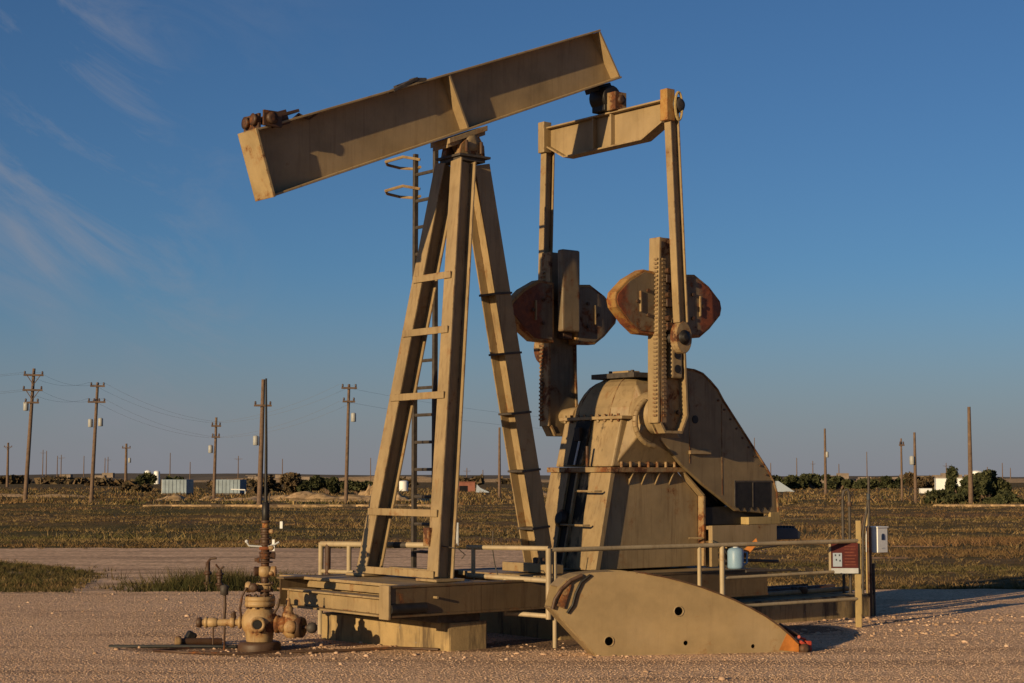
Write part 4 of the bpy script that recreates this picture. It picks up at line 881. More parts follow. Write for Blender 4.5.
MB().tube([rq(0.09, 0.34), rq(0.07, 0.66)], 0.009, 8).build('thin_rod', M['rail'], g2)
MB().tube([rq(0.47, 0.30), rq(0.47, 0.655)], 0.026, 10).build('post', M['rail'], g2)
MB().tube([rq(-0.02, 0.955), rq(1, 0.96)], 0.024, 10).build('top_rail', M['rail'], g2)
MB().tube([rq(-0.02, 0.68), rq(1, 0.65)], 0.026, 10).build('mid_rail', M['rail'], g2)
MB().tube([rq(0.47, 0.325), rq(1, 0.31)], 0.024, 10).build('low_rail', M['rail'], g2)
MB().tube([rq(0.31, 1.12), rq(0.30, 0.96), rq(0.33, 0.80), rq(0.38, 0.66)], 0.007, 6).build('cable', M['dark_steel'], g2)
g3 = rail_thing('tan rail behind the two front post legs')
a = Vector((-2.02, 18.1, 0)); b = Vector((-0.72, 17.45, 0))
def rr(t, z): q = a.lerp(b, t); return (q.x, q.y, z)
MB().tube([rr(0, 0.0), rr(0, 0.96)], 0.028, 10).build('post', M['rail'], g3)
MB().tube([rr(0.24, 0.3), rr(0.24, 0.94)], 0.026, 10).build('post', M['rail'], g3)
MB().tube([rr(0.06, 0.3), rr(0.06, 0.95)], 0.03, 10).build('post', M['rust'], g3)
MB().tube([rr(0, 0.945), rr(1, 0.955)], 0.03, 10).build('top_rail', M['rail'], g3)
MB().tube([rr(0, 0.66), rr(0.28, 0.655)], 0.024, 10).build('mid_rail', M['rail'], g3)
MB().tube([rr(0.62, 0.948), rr(0.72, 0.95)], 0.034, 10).build('coupling', M['dark_steel'], g3)

# ------------------------------------------------------------------ sign, control box and pipes by the rail's end
sg = empty('warning_sign', (3.52, 18.90, 0.59), 0.0, 'dark red sign board with a small white card, hung on the rail end', 'sign')
MB().bx(0.0, 0.30, -0.012, 0.0, 0.06, 0.335).build('board', M['signred'], sg, 0.002)
MB().bx(-0.022, 0.0, -0.02, 0.01, 0.0, 0.34).build('frame_bar', M['rail'], sg, 0.002)
MB().bx(0.0, 0.30, -0.02, 0.0, 0.0, 0.058).build('lower_strip', M['grey'], sg, 0.002)
cd = MB().bx(0.02, 0.12, -0.018, -0.0125, 0.075, 0.225).build('card', M['cardgrey'], sg, 0.001)
for (x, z) in ((0.04, 0.19), (0.085, 0.19), (0.05, 0.14), (0.09, 0.13)): MB().bx(x, x + .015, -0.0200, -0.0182, z, z + .02).build('print_mark', M['grey_blue'], cd)
for z in (0.29, 0.26, 0.225, 0.19, 0.155, 0.12, 0.09):
    MB().bx(0.15, 0.28 - 0.03 * random.random(), -0.0145, -0.0122, z, z + .012).build('print_line', M['signtext'], sg)
cbx = empty('control_box', (4.37, 20.5, 0.0), R(40), 'white metal control box on a thin tan post right of the red sign', 'control box')
MB().bx(-0.095, 0.095, -0.09, 0.09, 0.75, 1.045).build('cabinet', M['white'], cbx, 0.006)
MB().bx(-0.105, 0.105, -0.10, 0.10, 1.045, 1.06).build('cabinet_lid', M['white'], cbx, 0.003)
MB().prism([(-0.025, -0.0915, 0.90), (0.035, -0.0915, 0.90), (0.035, -0.0915, 0.955), (0.02, -0.0915, 0.975), (-0.01, -0.0915, 0.975), (-0.025, -0.0915, 0.955)], (0, -0.003, 0)).build('emblem', M['emblem'], cbx)
MB().bx(-0.03, 0.03, -0.094, -0.0915, 0.80, 0.806).build('label_strip', M['grey'], cbx)
MB().tube([(-0.04, 0.11, -0.02), (-0.04, 0.11, 1.29)], 0.022, 10).build('post', M['yellow'], cbx)
cdt = empty('conduit_post', (4.26, 20.4, 0.0), 0.0, 'tall thin dark conduit mast left of the white control box', 'conduit')
MB().tube([(0, 0, -0.02), (0.0, 0, 1.05)], 0.028, 10).build('conduit', M['rust'], cdt)
MB().tube([(0, 0, 1.05), (0.005, 0, 1.66)], 0.016, 10).build('mast', M['dark_steel'], cdt)
MB().lathe([(0.022, 0), (0.022, 0.07)], (0, 0, 1.38), (0, 0, 1), 10).build('coupling', M['grey_blue'], cdt)
MB().tube([(-0.09, 0.0, 0.0), (-0.07, 0, 1.0), (0.0, 0, 1.40)], 0.016, 8).build('conduit', M['dark_steel'], cdt)
MB().tube([(-0.12, 0.05, 0.0), (-0.11, 0.05, 0.9), (-0.05, 0, 1.2)], 0.016, 8).build('conduit', M['rust'], cdt)
MB().tube([(0.06, 0.05, 0.0), (0.055, 0.05, 0.62)], 0.018, 8).build('conduit', M['dark_steel'], cdt)
yp = MB().box((4.07, 20.1, 0.56), (0.055, 0.05, 1.16)).build('marker_post', M['yellow'], None, 0.004); tag(yp, 'square tan post standing just behind the red sign', 'post')
gn = empty('riser_pipe', (4.0, 20.5, 0.0), 0.0, 'pair of dark riser pipes joined by a bend at their top', 'riser pipes')
MB().tube([(-0.03, 0, 0), (-0.03, 0, 1.42), (-0.015, 0, 1.48), (0.02, 0, 1.50), (0.045, 0, 1.47), (0.05, 0, 1.40), (0.05, 0, 0)], 0.018, 8).build('bent_pipe', M['dark_steel'], gn)
MB().tube([(-0.03, 0, 1.40), (-0.08, 0, 1.38), (-0.09, 0, 1.34)], 0.018, 8).build('outlet', M['rust'], gn)
MB().lathe([(0.03, 0), (0.035, 0.02), (0.03, 0.05)], (0.05, 0, 1.30), (0, 0, 1), 10).build('coupling', M['rust'], gn)

# ------------------------------------------------------------------ wellhead
WH = empty('wellhead', (-2.41, 16.4, 0.0), 0.0, 'rusty tan wellhead with side valves and a tall polished rod, left of the pump jack', 'wellhead')
wm = M['well']
MB().lathe([(0.19, -0.05), (0.205, -0.04), (0.205, 0.06), (0.19, 0.085), (0.13, 0.09)], n=28).build('casing_collar', M['rust'], WH)
MB().lathe([(0.125, 0.085), (0.13, 0.12), (0.135, 0.17), (0.165, 0.21), (0.175, 0.27), (0.165, 0.33), (0.13, 0.385), (0.10, 0.41), (0.09, 0.43)], n=28).build('casing_head', wm, WH)
fo = MB().lathe([(0.08, 0.415), (0.145, 0.42), (0.145, 0.462), (0.135, 0.466), (0.145, 0.47), (0.145, 0.512), (0.08, 0.515)], n=28).build('tubing_flange', wm, WH)
for k in range(10):
    t = 2 * math.pi * k / 10 + .2; MB().lathe([(0.014, 0.40), (0.014, 0.53)], (0.12 * math.cos(t), 0.12 * math.sin(t), 0), n=7).build('bolt', M['rust'], fo)
po_ = MB().lathe([(0.02, 0), (0.085, 0.0), (0.09, 0.02), (0.07, 0.03), (0.07, 0.05)], (0.0, -0.17, 0.26), (0, 1, 0), 20)
po_ = MB().lathe([(0.075, 0), (0.075, 0.05), (0.045, 0.05), (0.045, 0.03)], (0.0, -0.14, 0.26), (0.15, -1, 0), 20).build('front_port', wm, WH)
MB().lathe([(0.042, 0), (0.042, 0.02)], (0.003, -0.168, 0.26), (0.15, -1, 0), 16).build('port_plug', M['black'], WH)
# vertical stack above the flange
stack = [(.515, .56, .045, 'neck'), (.56, .575, .085, 'flange'), (.575, .625, .06, 'tee'), (.625, .64, .085, 'flange'), (.64, .69, .034, 'neck'), (.69, .70, .05, 'collar'), (.70, .80, .072, 'ball_union'), (.80, .83, .04, 'neck'),
         (.83, .845, .075, 'flange'), (.845, .87, .045, 'neck'), (.87, .885, .078, 'flange'), (.885, .92, .055, 'stuffing_box'), (.92, .935, .062, 'collar'), (.935, .955, .04, 'neck'), (.955, .985, .06, 'gland'), (.985, 1.0, .042, 'neck'),
         (1.0, 1.015, .058, 'flange'), (1.015, 1.05, .04, 'neck'), (1.05, 1.07, .055, 'collar'), (1.07, 1.10, .035, 'neck'), (1.10, 1.115, .052, 'flange'), (1.115, 1.15, .04, 'gland'), (1.15, 1.165, .055, 'collar'), (1.165, 1.21, .032, 'packing_tube'), (1.21, 1.235, .045, 'collar')]
for k, (z0, z1, r_, nm_) in enumerate(stack):
    pr = [(r_ * .92, z0), (r_, z0 + .003), (r_, z1 - .003), (r_ * .92, z1)]
    if nm_ == 'ball_union': pr = [(.045, z0), (.066, z0 + .02), (.072, z0 + .05), (.066, z0 + .08), (.045, z1)]
    MB().lathe(pr, (0.045, 0, 0), n=18).build(nm_, wm if nm_ in ('ball_union', 'tee') or k == 3 else (M['weight_rust'] if k in (23, 14) else M['rust']), WH)
for z in (0.735, 0.975, 1.13): MB().lathe([(0.02, 0), (0.026, .03), (0.012, .045)], (0.09, -0.03, z), (1, -.4, 0), 10).build('grease_fitting', wm, WH)
for z in (0.86, 1.03): MB().box((-0.03, -0.02, z), (0.05, 0.03, 0.035)).build('wing_nut', M['rust'], WH, 0.006)
MB().tube([(-0.12, 0, 0.60), (0.10, 0, 0.60)], 0.035, 12).build('side_outlet', wm, WH)
MB().lathe([(0.05, 0), (0.055, 0.03), (0.04, 0.05)], (-0.09, 0, 0.60), (-1, 0, 0), 14).build('outlet_plug', wm, WH)
MB().lathe([(0.03, 0), (0.05, 0.02), (0.05, 0.06)], (0.09, 0, 0.75), (1, 0, 0), 14).build('union_lug', wm, WH)
MB().lathe([(0.03, 0), (0.045, 0.02), (0.045, 0.06)], (0.0, 0, 0.75), (-1, -0.3, 0), 14).build('union_lug', M['rust'], WH)
MB().lathe([(0.03, 0), (0.035, 0.05)], (0.09, 0, 0.90), (1, 0, 0), 12).build('gland_bolt', M['rust'], WH)
MB().tube([(-0.13, -0.02, 1.03), (-0.11, -0.02, 0.995), (0.02, -0.02, 0.985), (0.13, -0.02, 1.0), (0.18, -0.02, 1.03)], 0.010, 8).build('polish_handle', M['grey'], WH)
MB().lathe([(0.01, 0), (0.02, 0.015), (0.01, 0.03)], (-0.13, -0.02, 1.02), (0, 0, 1), 10).build('handle_knob', M['grey'], WH)
MB().lathe([(0.03, 1.23), (0.036, 1.24), (0.036, 1.40), (0.02, 1.41)], (0.045, 0, 0), n=16).build('rod_clamp', M['black'], WH)
MB().tube([(0.075, 0, 1.36), (0.082, 0, 1.50)], 0.006, 6).build('clamp_wire', M['dark_steel'], WH)
MB().tube([(0.045, 0, 1.40), (0.043, 0, 1.9), (0.035, 0, 2.60)], [0.016, 0.014, 0.009], 8).build('polished_rod', M['black'], WH)
for k in range(8):
    t = 2 * math.pi * k / 8 + .1
    for z_ in (0.555, 0.62): MB().lathe([(0.009, 0), (0.009, 0.03)], (0.045 + 0.07 * math.cos(t), 0.07 * math.sin(t), z_), n=6).build('bolt', M['rust'], WH)
    c_ = Vector((0.163, 0.07 * math.cos(t), 0.25 + 0.07 * math.sin(t))); MB().tube([c_, c_ + Vector((0.12, -.02, 0))], 0.009, 6).build('bolt', M['rust'], WH)
MB().tube([(0.15, -.10, 0.36), (0.19, -.12, 0.42), (0.20, -.12, 0.50)], 0.012, 8).build('bleed_line', M['rust'], WH)
MB().tube([(-0.12, -.06, 0.60), (-0.16, -.07, 0.52), (-0.18, -.06, 0.40), (-0.17, -.04, 0.32)], 0.011, 8).build('bleed_line', M['rust'], WH)
MB().lathe([(0.02, 0), (0.045, 0.005), (0.045, 0.03), (0.02, 0.035)], (-0.05, -0.09, 0.60), (0, -1, 0), 12).build('outlet_flange', M['rust'], WH)
MB().lathe([(0.03, 0), (0.06, 0.01), (0.06, 0.03), (0.03, 0.04)], (0.31, -0.13, 0.235), (0, -1, 0), 14).build('inspection_cap', wm, WH)
# right hand valve
MB().tube([(0.12, 0, 0.25), (0.26, 0, 0.25)], 0.05, 14).build('nipple', M['rust'], WH)
MB().lathe([(0.05, 0), (0.085, 0.005), (0.085, 0.035), (0.06, 0.04), (0.075, 0.05), (0.085, 0.09), (0.06, 0.12)], (0.155, -0.02, 0.25), (1, -0.2, 0), 20).build('valve_flange', wm, WH)
vb = MB().lathe([(0.05, -0.11), (0.085, -0.07), (0.095, 0.0), (0.085, 0.07), (0.05, 0.11)], (0.31, -0.03, 0.235), (0, 0, 1), 18).build('valve_body', wm, WH)
MB().lathe([(0.06, 0), (0.06, 0.03), (0.045, 0.05), (0.05, 0.09), (0.025, 0.11), (0.02, 0.17), (0.008, 0.18), (0.008, 0.25)], (0.275, -0.03, 0.32), (0, 0, 1), 16).build('valve_bonnet', wm, WH)
MB().lathe([(0.03, 0), (0.095, 0.01), (0.10, 0.04), (0.095, 0.07), (0.05, 0.075)], (0.355, -0.05, 0.225), (1, -0.35, 0), 20).build('end_flange', M['rust'], WH)
MB().tube([(0.42, -0.07, 0.225), (0.50, -0.09, 0.225)], 0.02, 10).build('stem', M['rust'], WH)
MB().lathe([(0.02, -0.05), (0.045, -0.035), (0.055, 0), (0.045, 0.035), (0.02, 0.05)], (0.51, -0.09, 0.222), (1, 0, 0), 16).build('end_cap', M['dark_steel'], WH)
# left hand outlet
MB().tube([(-0.13, 0, 0.265), (-0.56, 0, 0.265)], 0.034, 14).build('outlet_pipe', wm, WH)
for x_, r_, l_ in ((-0.17, .06, .035), (-0.235, .05, .05), (-0.40, .045, .10), (-0.49, .05, .04)): MB().lathe([(r_ * .7, 0), (r_, .008), (r_, l_ - .008), (r_ * .7, l_)], (x_, 0, 0.265), (-1, 0, 0), 14).build('coupling', wm, WH)
MB().lathe([(0.03, 0), (0.052, 0.01), (0.045, 0.05), (0.02, 0.055)], (-0.55, 0, 0.265), (-1, 0, 0), 14).build('end_cap', M['rust'], WH)
MB().lathe([(0.02, 0), (0.028, 0.02), (0.02, 0.05), (0.03, 0.06), (0.01, 0.07)], (-0.25, 0, 0.30), (0, 0, 1), 10).build('needle_valve', M['rust'], WH)
MB().tube([(-0.335, 0.0, -0.02), (-0.335, 0, 0.24)], 0.010, 8).build('prop_rod', M['rust'], WH)
MB().tube([(-0.44, -0.02, 0.06), (-0.44, -0.02, 0.24)], 0.008, 8).build('prop_rod', M['rust'], WH)
MB().tube([(-0.345, 0.02, 0.28), (-0.335, 0.02, 0.42), (-0.345, 0.02, 0.60)], 0.014, 8).build('gauge_riser', M['rust'], WH)
MB().lathe([(0.02, 0), (0.04, 0.01), (0.04, 0.09), (0.02, 0.10)], (-0.345, 0.02, 0.52), (0, 0, 1), 12).build('gauge', M['dark_steel'], WH)

M['oily_gravel'] = gravel_mat('oil_soaked_gravel', (0.20, 0.125, 0.075), (0.30, 0.19, 0.115), (0.11, 0.066, 0.04))
sheet('oil_stain', [(-3.5, 16.6), (-3.0, 16.45), (-2.7, 16.15), (-2.2, 16.1), (-1.9, 16.35), (-2.1, 16.6), (-2.6, 16.65), (-3.1, 16.8)], 0.0, 0.004, M['oily_gravel'], rag=0.07, step=0.12)
sheet('oil_stain', [(-0.5, 16.5), (0.6, 16.75), (2.0, 17.7), (3.3, 18.6), (3.2, 19.0), (1.8, 18.3), (0.3, 17.3)], 0.0, 0.004, M['oily_gravel'], rag=0.06, step=0.15)
# clutter left of the wellhead
def hose(pts, r, label, m_, name='hose', cat='hose'):
    return tag(MB().tube(pts, r, 8).build(name, m_), label, cat)
st = empty('pipe_stub', (-3.24, 16.75, 0.0), 0.4, 'short capped rusty pipe stub lying on the gravel left of the wellhead', 'pipe stub')
MB().tube([(0, 0, 0.05), (0.42, 0.02, 0.035)], 0.035, 12).build('pipe', M['rust'], st); MB().lathe([(0.05, 0), (0.055, 0.02), (0.055, 0.05), (0.03, 0.06)], (-0.04, 0, 0.05), (1, 0, 0), 14).build('cap', M['paint_rusty'], st)
MB().box((0.12, 0.06, 0.09), (0.10, 0.08, 0.10), Matrix.Rotation(0.5, 3, 'Y')).build('elbow', M['black'], st, 0.02)
hose([(-2.6, 16.55, 0.02), (-3.0, 16.5, 0.03), (-3.3, 16.62, 0.02), (-3.5, 16.60, 0.02), (-3.75, 16.68, 0.012), (-3.92, 16.72, 0.008)], 0.016, 'black hose stretched left over the gravel from the wellhead', M['hose'])
hose([(-2.2, 16.2, 0.012), (-2.5, 15.95, 0.012), (-3.1, 16.05, 0.02), (-3.4, 16.3, 0.012), (-3.1, 16.5, 0.012)], 0.012, 'thin rusty rod looped on the gravel at the foot of the wellhead', M['rust'], 'bent_rod', 'rod')
hose([(-2.1, 16.15, 0.015), (-1.6, 16.2, 0.02), (-1.1, 16.5, 0.015), (-0.7, 16.35, 0.015)], 0.014, 'rusty pipe on the gravel from the wellhead to the concrete block', M['rust'], 'ground_pipe', 'pipe')
for (x, y, h_, lab) in ((-4.52, 25.45, 0.46, 'left of two short rusty riser pipes in the grass, bent at its top'), (-4.30, 25.2, 0.36, 'right of two short rusty riser pipes in the grass, forked at its top')):
    r_ = empty('riser_pipe', (x, y, GZ), 0.0, lab, 'riser pipe')
    MB().tube([(0, 0, 0), (0, 0, h_)], 0.034, 8).build('pipe', M['rust'], r_)
    for z_ in (.12, .27): MB().lathe([(0.03, 0), (0.06, 0.01), (0.06, 0.04), (0.03, 0.05)], (0, 0, z_), n=10).build('flange', M['rust'], r_)
    MB().lathe([(0.02, 0), (0.045, 0.01), (0.045, 0.05), (0.02, 0.06)], (0, 0, h_ * .6), (0, 0, 1), 10).build('collar', M['rust'], r_)
    if h_ > .4: MB().tube([(0, 0, h_), (0.04, 0, h_ + .05), (0.13, 0, h_ + .06)], 0.018, 8).build('elbow', M['rust'], r_)
    else:
        MB().tube([(0, 0, h_), (-0.06, 0, h_ + .08)], 0.014, 8).build('fork', M['rust'], r_); MB().tube([(0, 0, h_), (0.06, 0, h_ + .05)], 0.014, 8).build('fork', M['rust'], r_)
# little white markers in the field
def marker(x, y, w, h, label, m_): return tag(MB().bx(x - w / 2, x + w / 2, y - .02, y + .02, GZ - .1, GZ + h).build('marker_post', m_, None, 0.004), label, 'marker post')
marker(-7.6, 56.3, 0.09, 0.26, 'small white marker stub in the dry field left of the pump jack', M['white'])
bm2 = empty('meter_post', (-1.53, 43.0, GZ), 0.0, 'grey meter box on a short post in the field between the post legs', 'meter')
MB().bx(-0.04, 0.04, -.03, .03, 0, 0.6).build('post', M['wood'], bm2); MB().bx(-0.02, 0.16, -.09, -.03, 0.15, 0.55).build('box', M['grey'], bm2, 0.01); MB().bx(0.13, 0.19, -.11, -.05, -0.02, 0.58).build('pipe', M['grey'], bm2, 0.01)
marker(-5.55, 39.8, 0.06, 0.27, 'thin pale marker peg at the far edge of the dirt road', M['white'])

# ------------------------------------------------------------------ utility poles
def at(px, Y): return (px - 512) / F_PX * Y
def zt(py, Y): return 1.65 + (477.0 - py) / F_PX * Y
def pole(px, Y, ytop, label, arms=(), cans=(), lean=0.0, group=None, r=0.15, thin=False):
    x = at(px, Y); H = zt(ytop, Y) + 0.2; p = empty('utility_pole', (x, Y, GZ - 0.1), 0.25, label, 'utility pole', group)
    MB().tube([(0, 0, 0), (lean * .5, 0, H * .5), (lean, 0, H)], [r, r * .85, r * .65], 10).build('shaft', M['wood'], p)
    for (ay, hw, ins) in arms:
        z = zt(ay, Y) + 0.15; lx = lean * z / H
        c = MB().box((lx, -r, z), (2 * hw, 0.10, 0.12)).build('crossarm', M['wood'], p)
        for k in range(ins):
            ix = lx + (-hw + .08 + (2 * hw - .16) * k / max(1, ins - 1)); MB().lathe([(0.03, 0), (0.07, 0.05), (0.05, 0.10), (0.07, 0.14), (0.03, 0.2)], (ix, -r, z + .06), n=8).build('insulator', M['porcelain'], c)
        if hw > .6:
            for s in (-1, 1): MB().tube([(lx + s * hw * .65, -r - .06, z - .03), (lx + s * .05, -r - .06, z - .55)], 0.025, 4).build('brace', M['wood'], c)
    for (cy, side) in cans:
        z = zt(cy, Y); MB().lathe([(0.08, -0.28), (0.15, -0.27), (0.165, -0.25), (0.165, 0.24), (0.14, 0.28), (0.04, 0.31)], (side * 0.34 + lean * z / H, -0.05, z), n=14).build('transformer', M['trans'], p)
    return p
pole(27, 108.7, 369, 'tall wooden utility pole with three crossarms, nearest the left edge', ((375, .62, 3), (390, .62, 3), (402.5, .45, 2)), ((404, -1),), 0.38)
pole(93, 117.8, 383, 'wooden utility pole with two crossarms and a pair of transformers, second from the left', ((386, .5, 3), (402, .6, 4)), ((421, -1), (420, 1)), 0.28)
pole(215, 122.9, 418, 'wooden utility pole rising left of the right-hand blue container', ((426, .35, 2), (437, .3, 2)), ((447, -1),), 0.1, r=.13)
pole(260.5, 101.0, 380, 'sunlit wooden utility pole directly behind the wellhead rod', ((405.5, .52, 2),), ((438, -1),), 0.15, r=.17)
pole(346.5, 108.7, 385, 'wooden utility pole with two crossarms just left of the post legs', ((388, .5, 3), (401.5, .4, 2)), ((415, 1),), 0.15, r=.13)
pole(499.5, 141.3, 428, 'bare wooden pole seen between the post legs', (), (), 0, r=.13)
pole(824.5, 166.2, 429, 'bare wooden pole right of the belt guard with a small transformer', (), ((453, .5),), 0, r=.15)
pole(900.5, 123, 439, 'shorter of two close wooden poles left of the white building', ((445, .2, 2),), (), 0, r=.09)
pole(914, 113, 433, 'taller of two close wooden poles left of the white building', (), ((458, -.7),), 0, r=.12)
pole(969, 108.7, 407.5, 'dark bare wooden pole rising from the big bush at the right', (), (), 0, r=.16)
pole(127, 201.8, 444, 'small distant wooden pole left of the round bush', ((448, .5, 2),), ((459, 1.2),), 0, r=.20)
pole(9, 300, 443, 'small distant wooden pole at the far left edge', ((447, .7, 2),), (), 0, r=.26)
thin = [(44, 900, 450), (47.5, 900, 451), (58.5, 700, 456), (62.3, 700, 455), (85, 900, 456), (106, 900, 458), (109, 900, 457), (171, 500, 453), (191, 600, 462), (239, 650, 456), (283, 600, 459), (371, 420, 458), (467, 700, 468), (483, 700, 470), (796, 900, 458), (812, 900, 461), (838, 900, 464), (866, 700, 452), (945, 700, 463), (1001, 700, 463), (1009, 900, 468), (986, 900, 467), (770, 900, 463), (754, 420, 438)]
WHERE = ['first of the thin far poles right of the tallest left pole', 'second thin far pole right of the tallest left pole', 'left of the close thin far pair midway between the two left poles', 'right of the close thin far pair midway between the two left poles',
         'thin far pole just left of the second tall pole', 'left of the thin far pair right of the second tall pole', 'right of the thin far pair right of the second tall pole', 'thin far pole rising behind the left pale container', 'short thin far pole right of the left pale container',
         'thin far pole rising behind the right pale container', 'thin far pole right of the wellhead rod', 'thin far pole beside the far front post leg', 'very short far pole left of the bare pole between the post legs', 'very short far pole nearest the bare pole between the post legs',
         'thin far pole left of the bare pole with a transformer', 'thin far pole closest to the bare pole with a transformer', 'thin far pole right of the bare pole with a transformer', 'thin far pole above the riser pipes and conduit mast', 'thin far pole behind the white building',
         'thin far pole behind the right end of the big bush', 'thin far pole nearest the right edge of the photo', 'short thin far pole right behind the big bush', 'short thin far pole beside the belt guard', 'thin pole rising just above the slope of the belt guard']
for k, (px, Y, yt) in enumerate(thin):
    pole(px, Y, yt, WHERE[k], ((yt + 3, 1.6, 0),) if k % 3 == 0 else (), (), 0, 'thin poles on the horizon', r=0.00032 * Y)
# wires
def wire(p, q, sag, label, grp):
    p = Vector(p); q = Vector(q); pts = []
    for k in range(25):
        t = k / 24; w = p.lerp(q, t); w.z -= sag * 4 * t * (1 - t); pts.append(w)
    tag(MB().tube(pts, 0.005, 4, caps=False).build('power_line', M['wire'], fix=False), label, 'power line', grp)
poles_w = [(at(0, 80) - 25, 100, 7.4), (at(31, 108.7), 108.7, zt(374, 108.7)), (at(96, 117.8), 117.8, zt(384, 117.8)), (at(216, 122.9), 122.9, zt(424, 122.9)), (at(347, 108.7), 108.7, zt(386, 108.7))]
SPAN = ['left of the tallest left pole', 'from the tallest left pole to the second', 'from the second left pole to the pole by the right container', 'from the pole by the containers to the pole by the post legs']
for dz, dx in ((0.1, -.5), (0.1, .5), (-1.0, -.5), (-1.0, .5)):
    for sp_, a_, b_ in zip(SPAN, poles_w[:-1], poles_w[1:]):
        wire((a_[0] + dx, a_[1], a_[2] + dz), (b_[0] + dx, b_[1], b_[2] + dz), 0.5, ('upper' if dz > 0 else 'lower') + (' front' if dx > 0 else ' rear') + ' wire ' + sp_, 'power lines at the left')
for dz in (0.0, -0.9): wire((at(347, 108.7), 108.7, zt(388, 108.7) + dz), (at(700, 160), 160, zt(420, 160) + dz), 0.9, ('upper' if dz == 0 else 'lower') + ' thin power line passing behind the pump jack', 'power lines behind the pump jack')

# ------------------------------------------------------------------ bushes and trees
def bush(px, Y, yb, w, h, label, leaf='leaf', n=2600, lobes=9, trunk=True, group=None, ls=0.0022, name='bush', cat='bush'):
    x = at(px, Y); b = empty(name, (x, Y, GZ), 0, label, cat, group)
    W_ = w / F_PX * Y; H_ = h / F_PX * Y
    cs = []
    for k in range(lobes):
        t = (k + .5) / lobes; cs.append((rng.uniform(-.42, .42) * W_, rng.uniform(-.3, .3) * W_, H_ * rng.uniform(.15, .78), rng.uniform(.09, .22)))
    cs = np.array(cs); pick = rng.integers(0, lobes, n); d = rng.standard_normal((n, 3)); d /= np.linalg.norm(d, axis=1)[:, None]
    rad = rng.uniform(0.15, 1.25, n) ** 0.7
    P = cs[pick, :3] + d * (cs[pick, 3] * rad)[:, None] * np.array([W_, W_, H_ * 1.0])
    P[:, 2] = np.clip(P[:, 2], 0.02, None)
    s = ls * Y * rng.uniform(.5, 1.3, n); a = rng.standard_normal((n, 3)); a /= np.linalg.norm(a, axis=1)[:, None]; c = np.cross(a, rng.standard_normal((n, 3))); c /= np.linalg.norm(c, axis=1)[:, None]
    A = P - a * s[:, None]; B = P + a * s[:, None]; C_ = P + c * (s * 1.3)[:, None]
    co = np.stack([A, B, C_], 1).reshape(-1, 3)
    np_mesh('foliage', co, np.arange(len(co)), 3, M[leaf], None, b)
    if trunk:
        t = MB()
        for k in range(6): t.tube([(rng.uniform(-.05, .05) * W_, 0, -.1), (cs[k % lobes][0] * .5, cs[k % lobes][1] * .5, cs[k % lobes][2] * .6), tuple(cs[k % lobes][:3])], [0.0009 * Y, 0.0006 * Y, 0.0003 * Y], 5)
        t.build('trunk', M['wood'], b)
    return b
bush(986, 112, 503, 38, 34, 'big dark green bush around the bare pole at the right', n=9000, lobes=14, ls=0.0012)
bush(957, 113, 503, 22, 38, 'upright green sapling in front of the white building', n=4200, lobes=8, ls=0.0012)
bush(1000, 110, 503, 42, 13, 'low green scrub to the right of the big bush', n=5000, lobes=10, ls=0.0012)
bush(948, 110.5, 503, 40, 13, 'low green scrub at the foot of the sapling', n=4200, lobes=10, ls=0.0012)
bush(148, 200, 491, 17, 21, 'round dark bush left of the pale containers', n=3500, ls=0.0014)
bush(137, 195, 491, 24, 9, 'low brown brush beside the round dark bush', 'leaf_brown', 700, group=None)
bush(177, 230, 478, 22, 13, 'small brush growing behind the left container', 'leaf', 600)
for px, w, h, leaf, lab in ((288, 28, 22, 'leaf_brown', 'brown scrub tree just right of the wellhead rod'), (310, 24, 18, 'leaf', 'dark scrub tree left of the pole by the post legs'), (327, 24, 17, 'leaf', 'bushy scrub tree touching the pole by the post legs'), (360, 34, 14, 'leaf', 'low spreading scrub tree right of the pole by the post legs'), (265, 20, 18, 'leaf_brown', 'small brown scrub bush left of the brown scrub tree')):
    bush(px, 170, 490, w, h, lab, leaf, 3600, ls=0.0014)
for px, w, h, Y, leaf, lab in ((770, 24, 13, 240, 'leaf', 'dark tree against the right side of the belt guard'), (795, 22, 13, 245, 'leaf', 'dark round tree right of the belt guard'), (812, 24, 15, 250, 'leaf', 'dark tree left of the bare pole with a transformer'), (838, 30, 15, 240, 'leaf', 'wide dark tree right of the bare pole with a transformer'), (860, 26, 11, 235, 'leaf', 'low dark tree above the riser pipes'), (890, 22, 12, 260, 'leaf', 'green bush left of the pair of poles'), (917, 32, 15, 280, 'leaf_brown', 'brown domed tree behind the pair of poles'), (880, 30, 9, 290, 'leaf_brown', 'low brown thicket behind the green bush')):
    bush(px, Y, 490, w, h, lab, leaf, 3000, ls=0.0014, trunk=True, name='tree', cat='tree')
for px, w, h, Y, lab in ((10, 40, 9, 420, 'far scrub at the left edge behind the small distant pole'), (60, 60, 5, 420, 'far low scrub between the two tallest left poles'), (110, 40, 6, 330, 'far low scrub right of the second tall pole'), (235, 60, 6, 300, 'far low scrub behind the right pale container'), (400, 30, 7, 300, 'far scrub behind the white squat tank'), (520, 40, 6, 420, 'far low scrub left of the rear post leg'), (465, 30, 6, 380, 'far low scrub behind the faded red shed')):
    bush(px, Y, 480, w, h, lab, 'leaf_brown', 500, lobes=7, trunk=False, group='far scrub bushes')

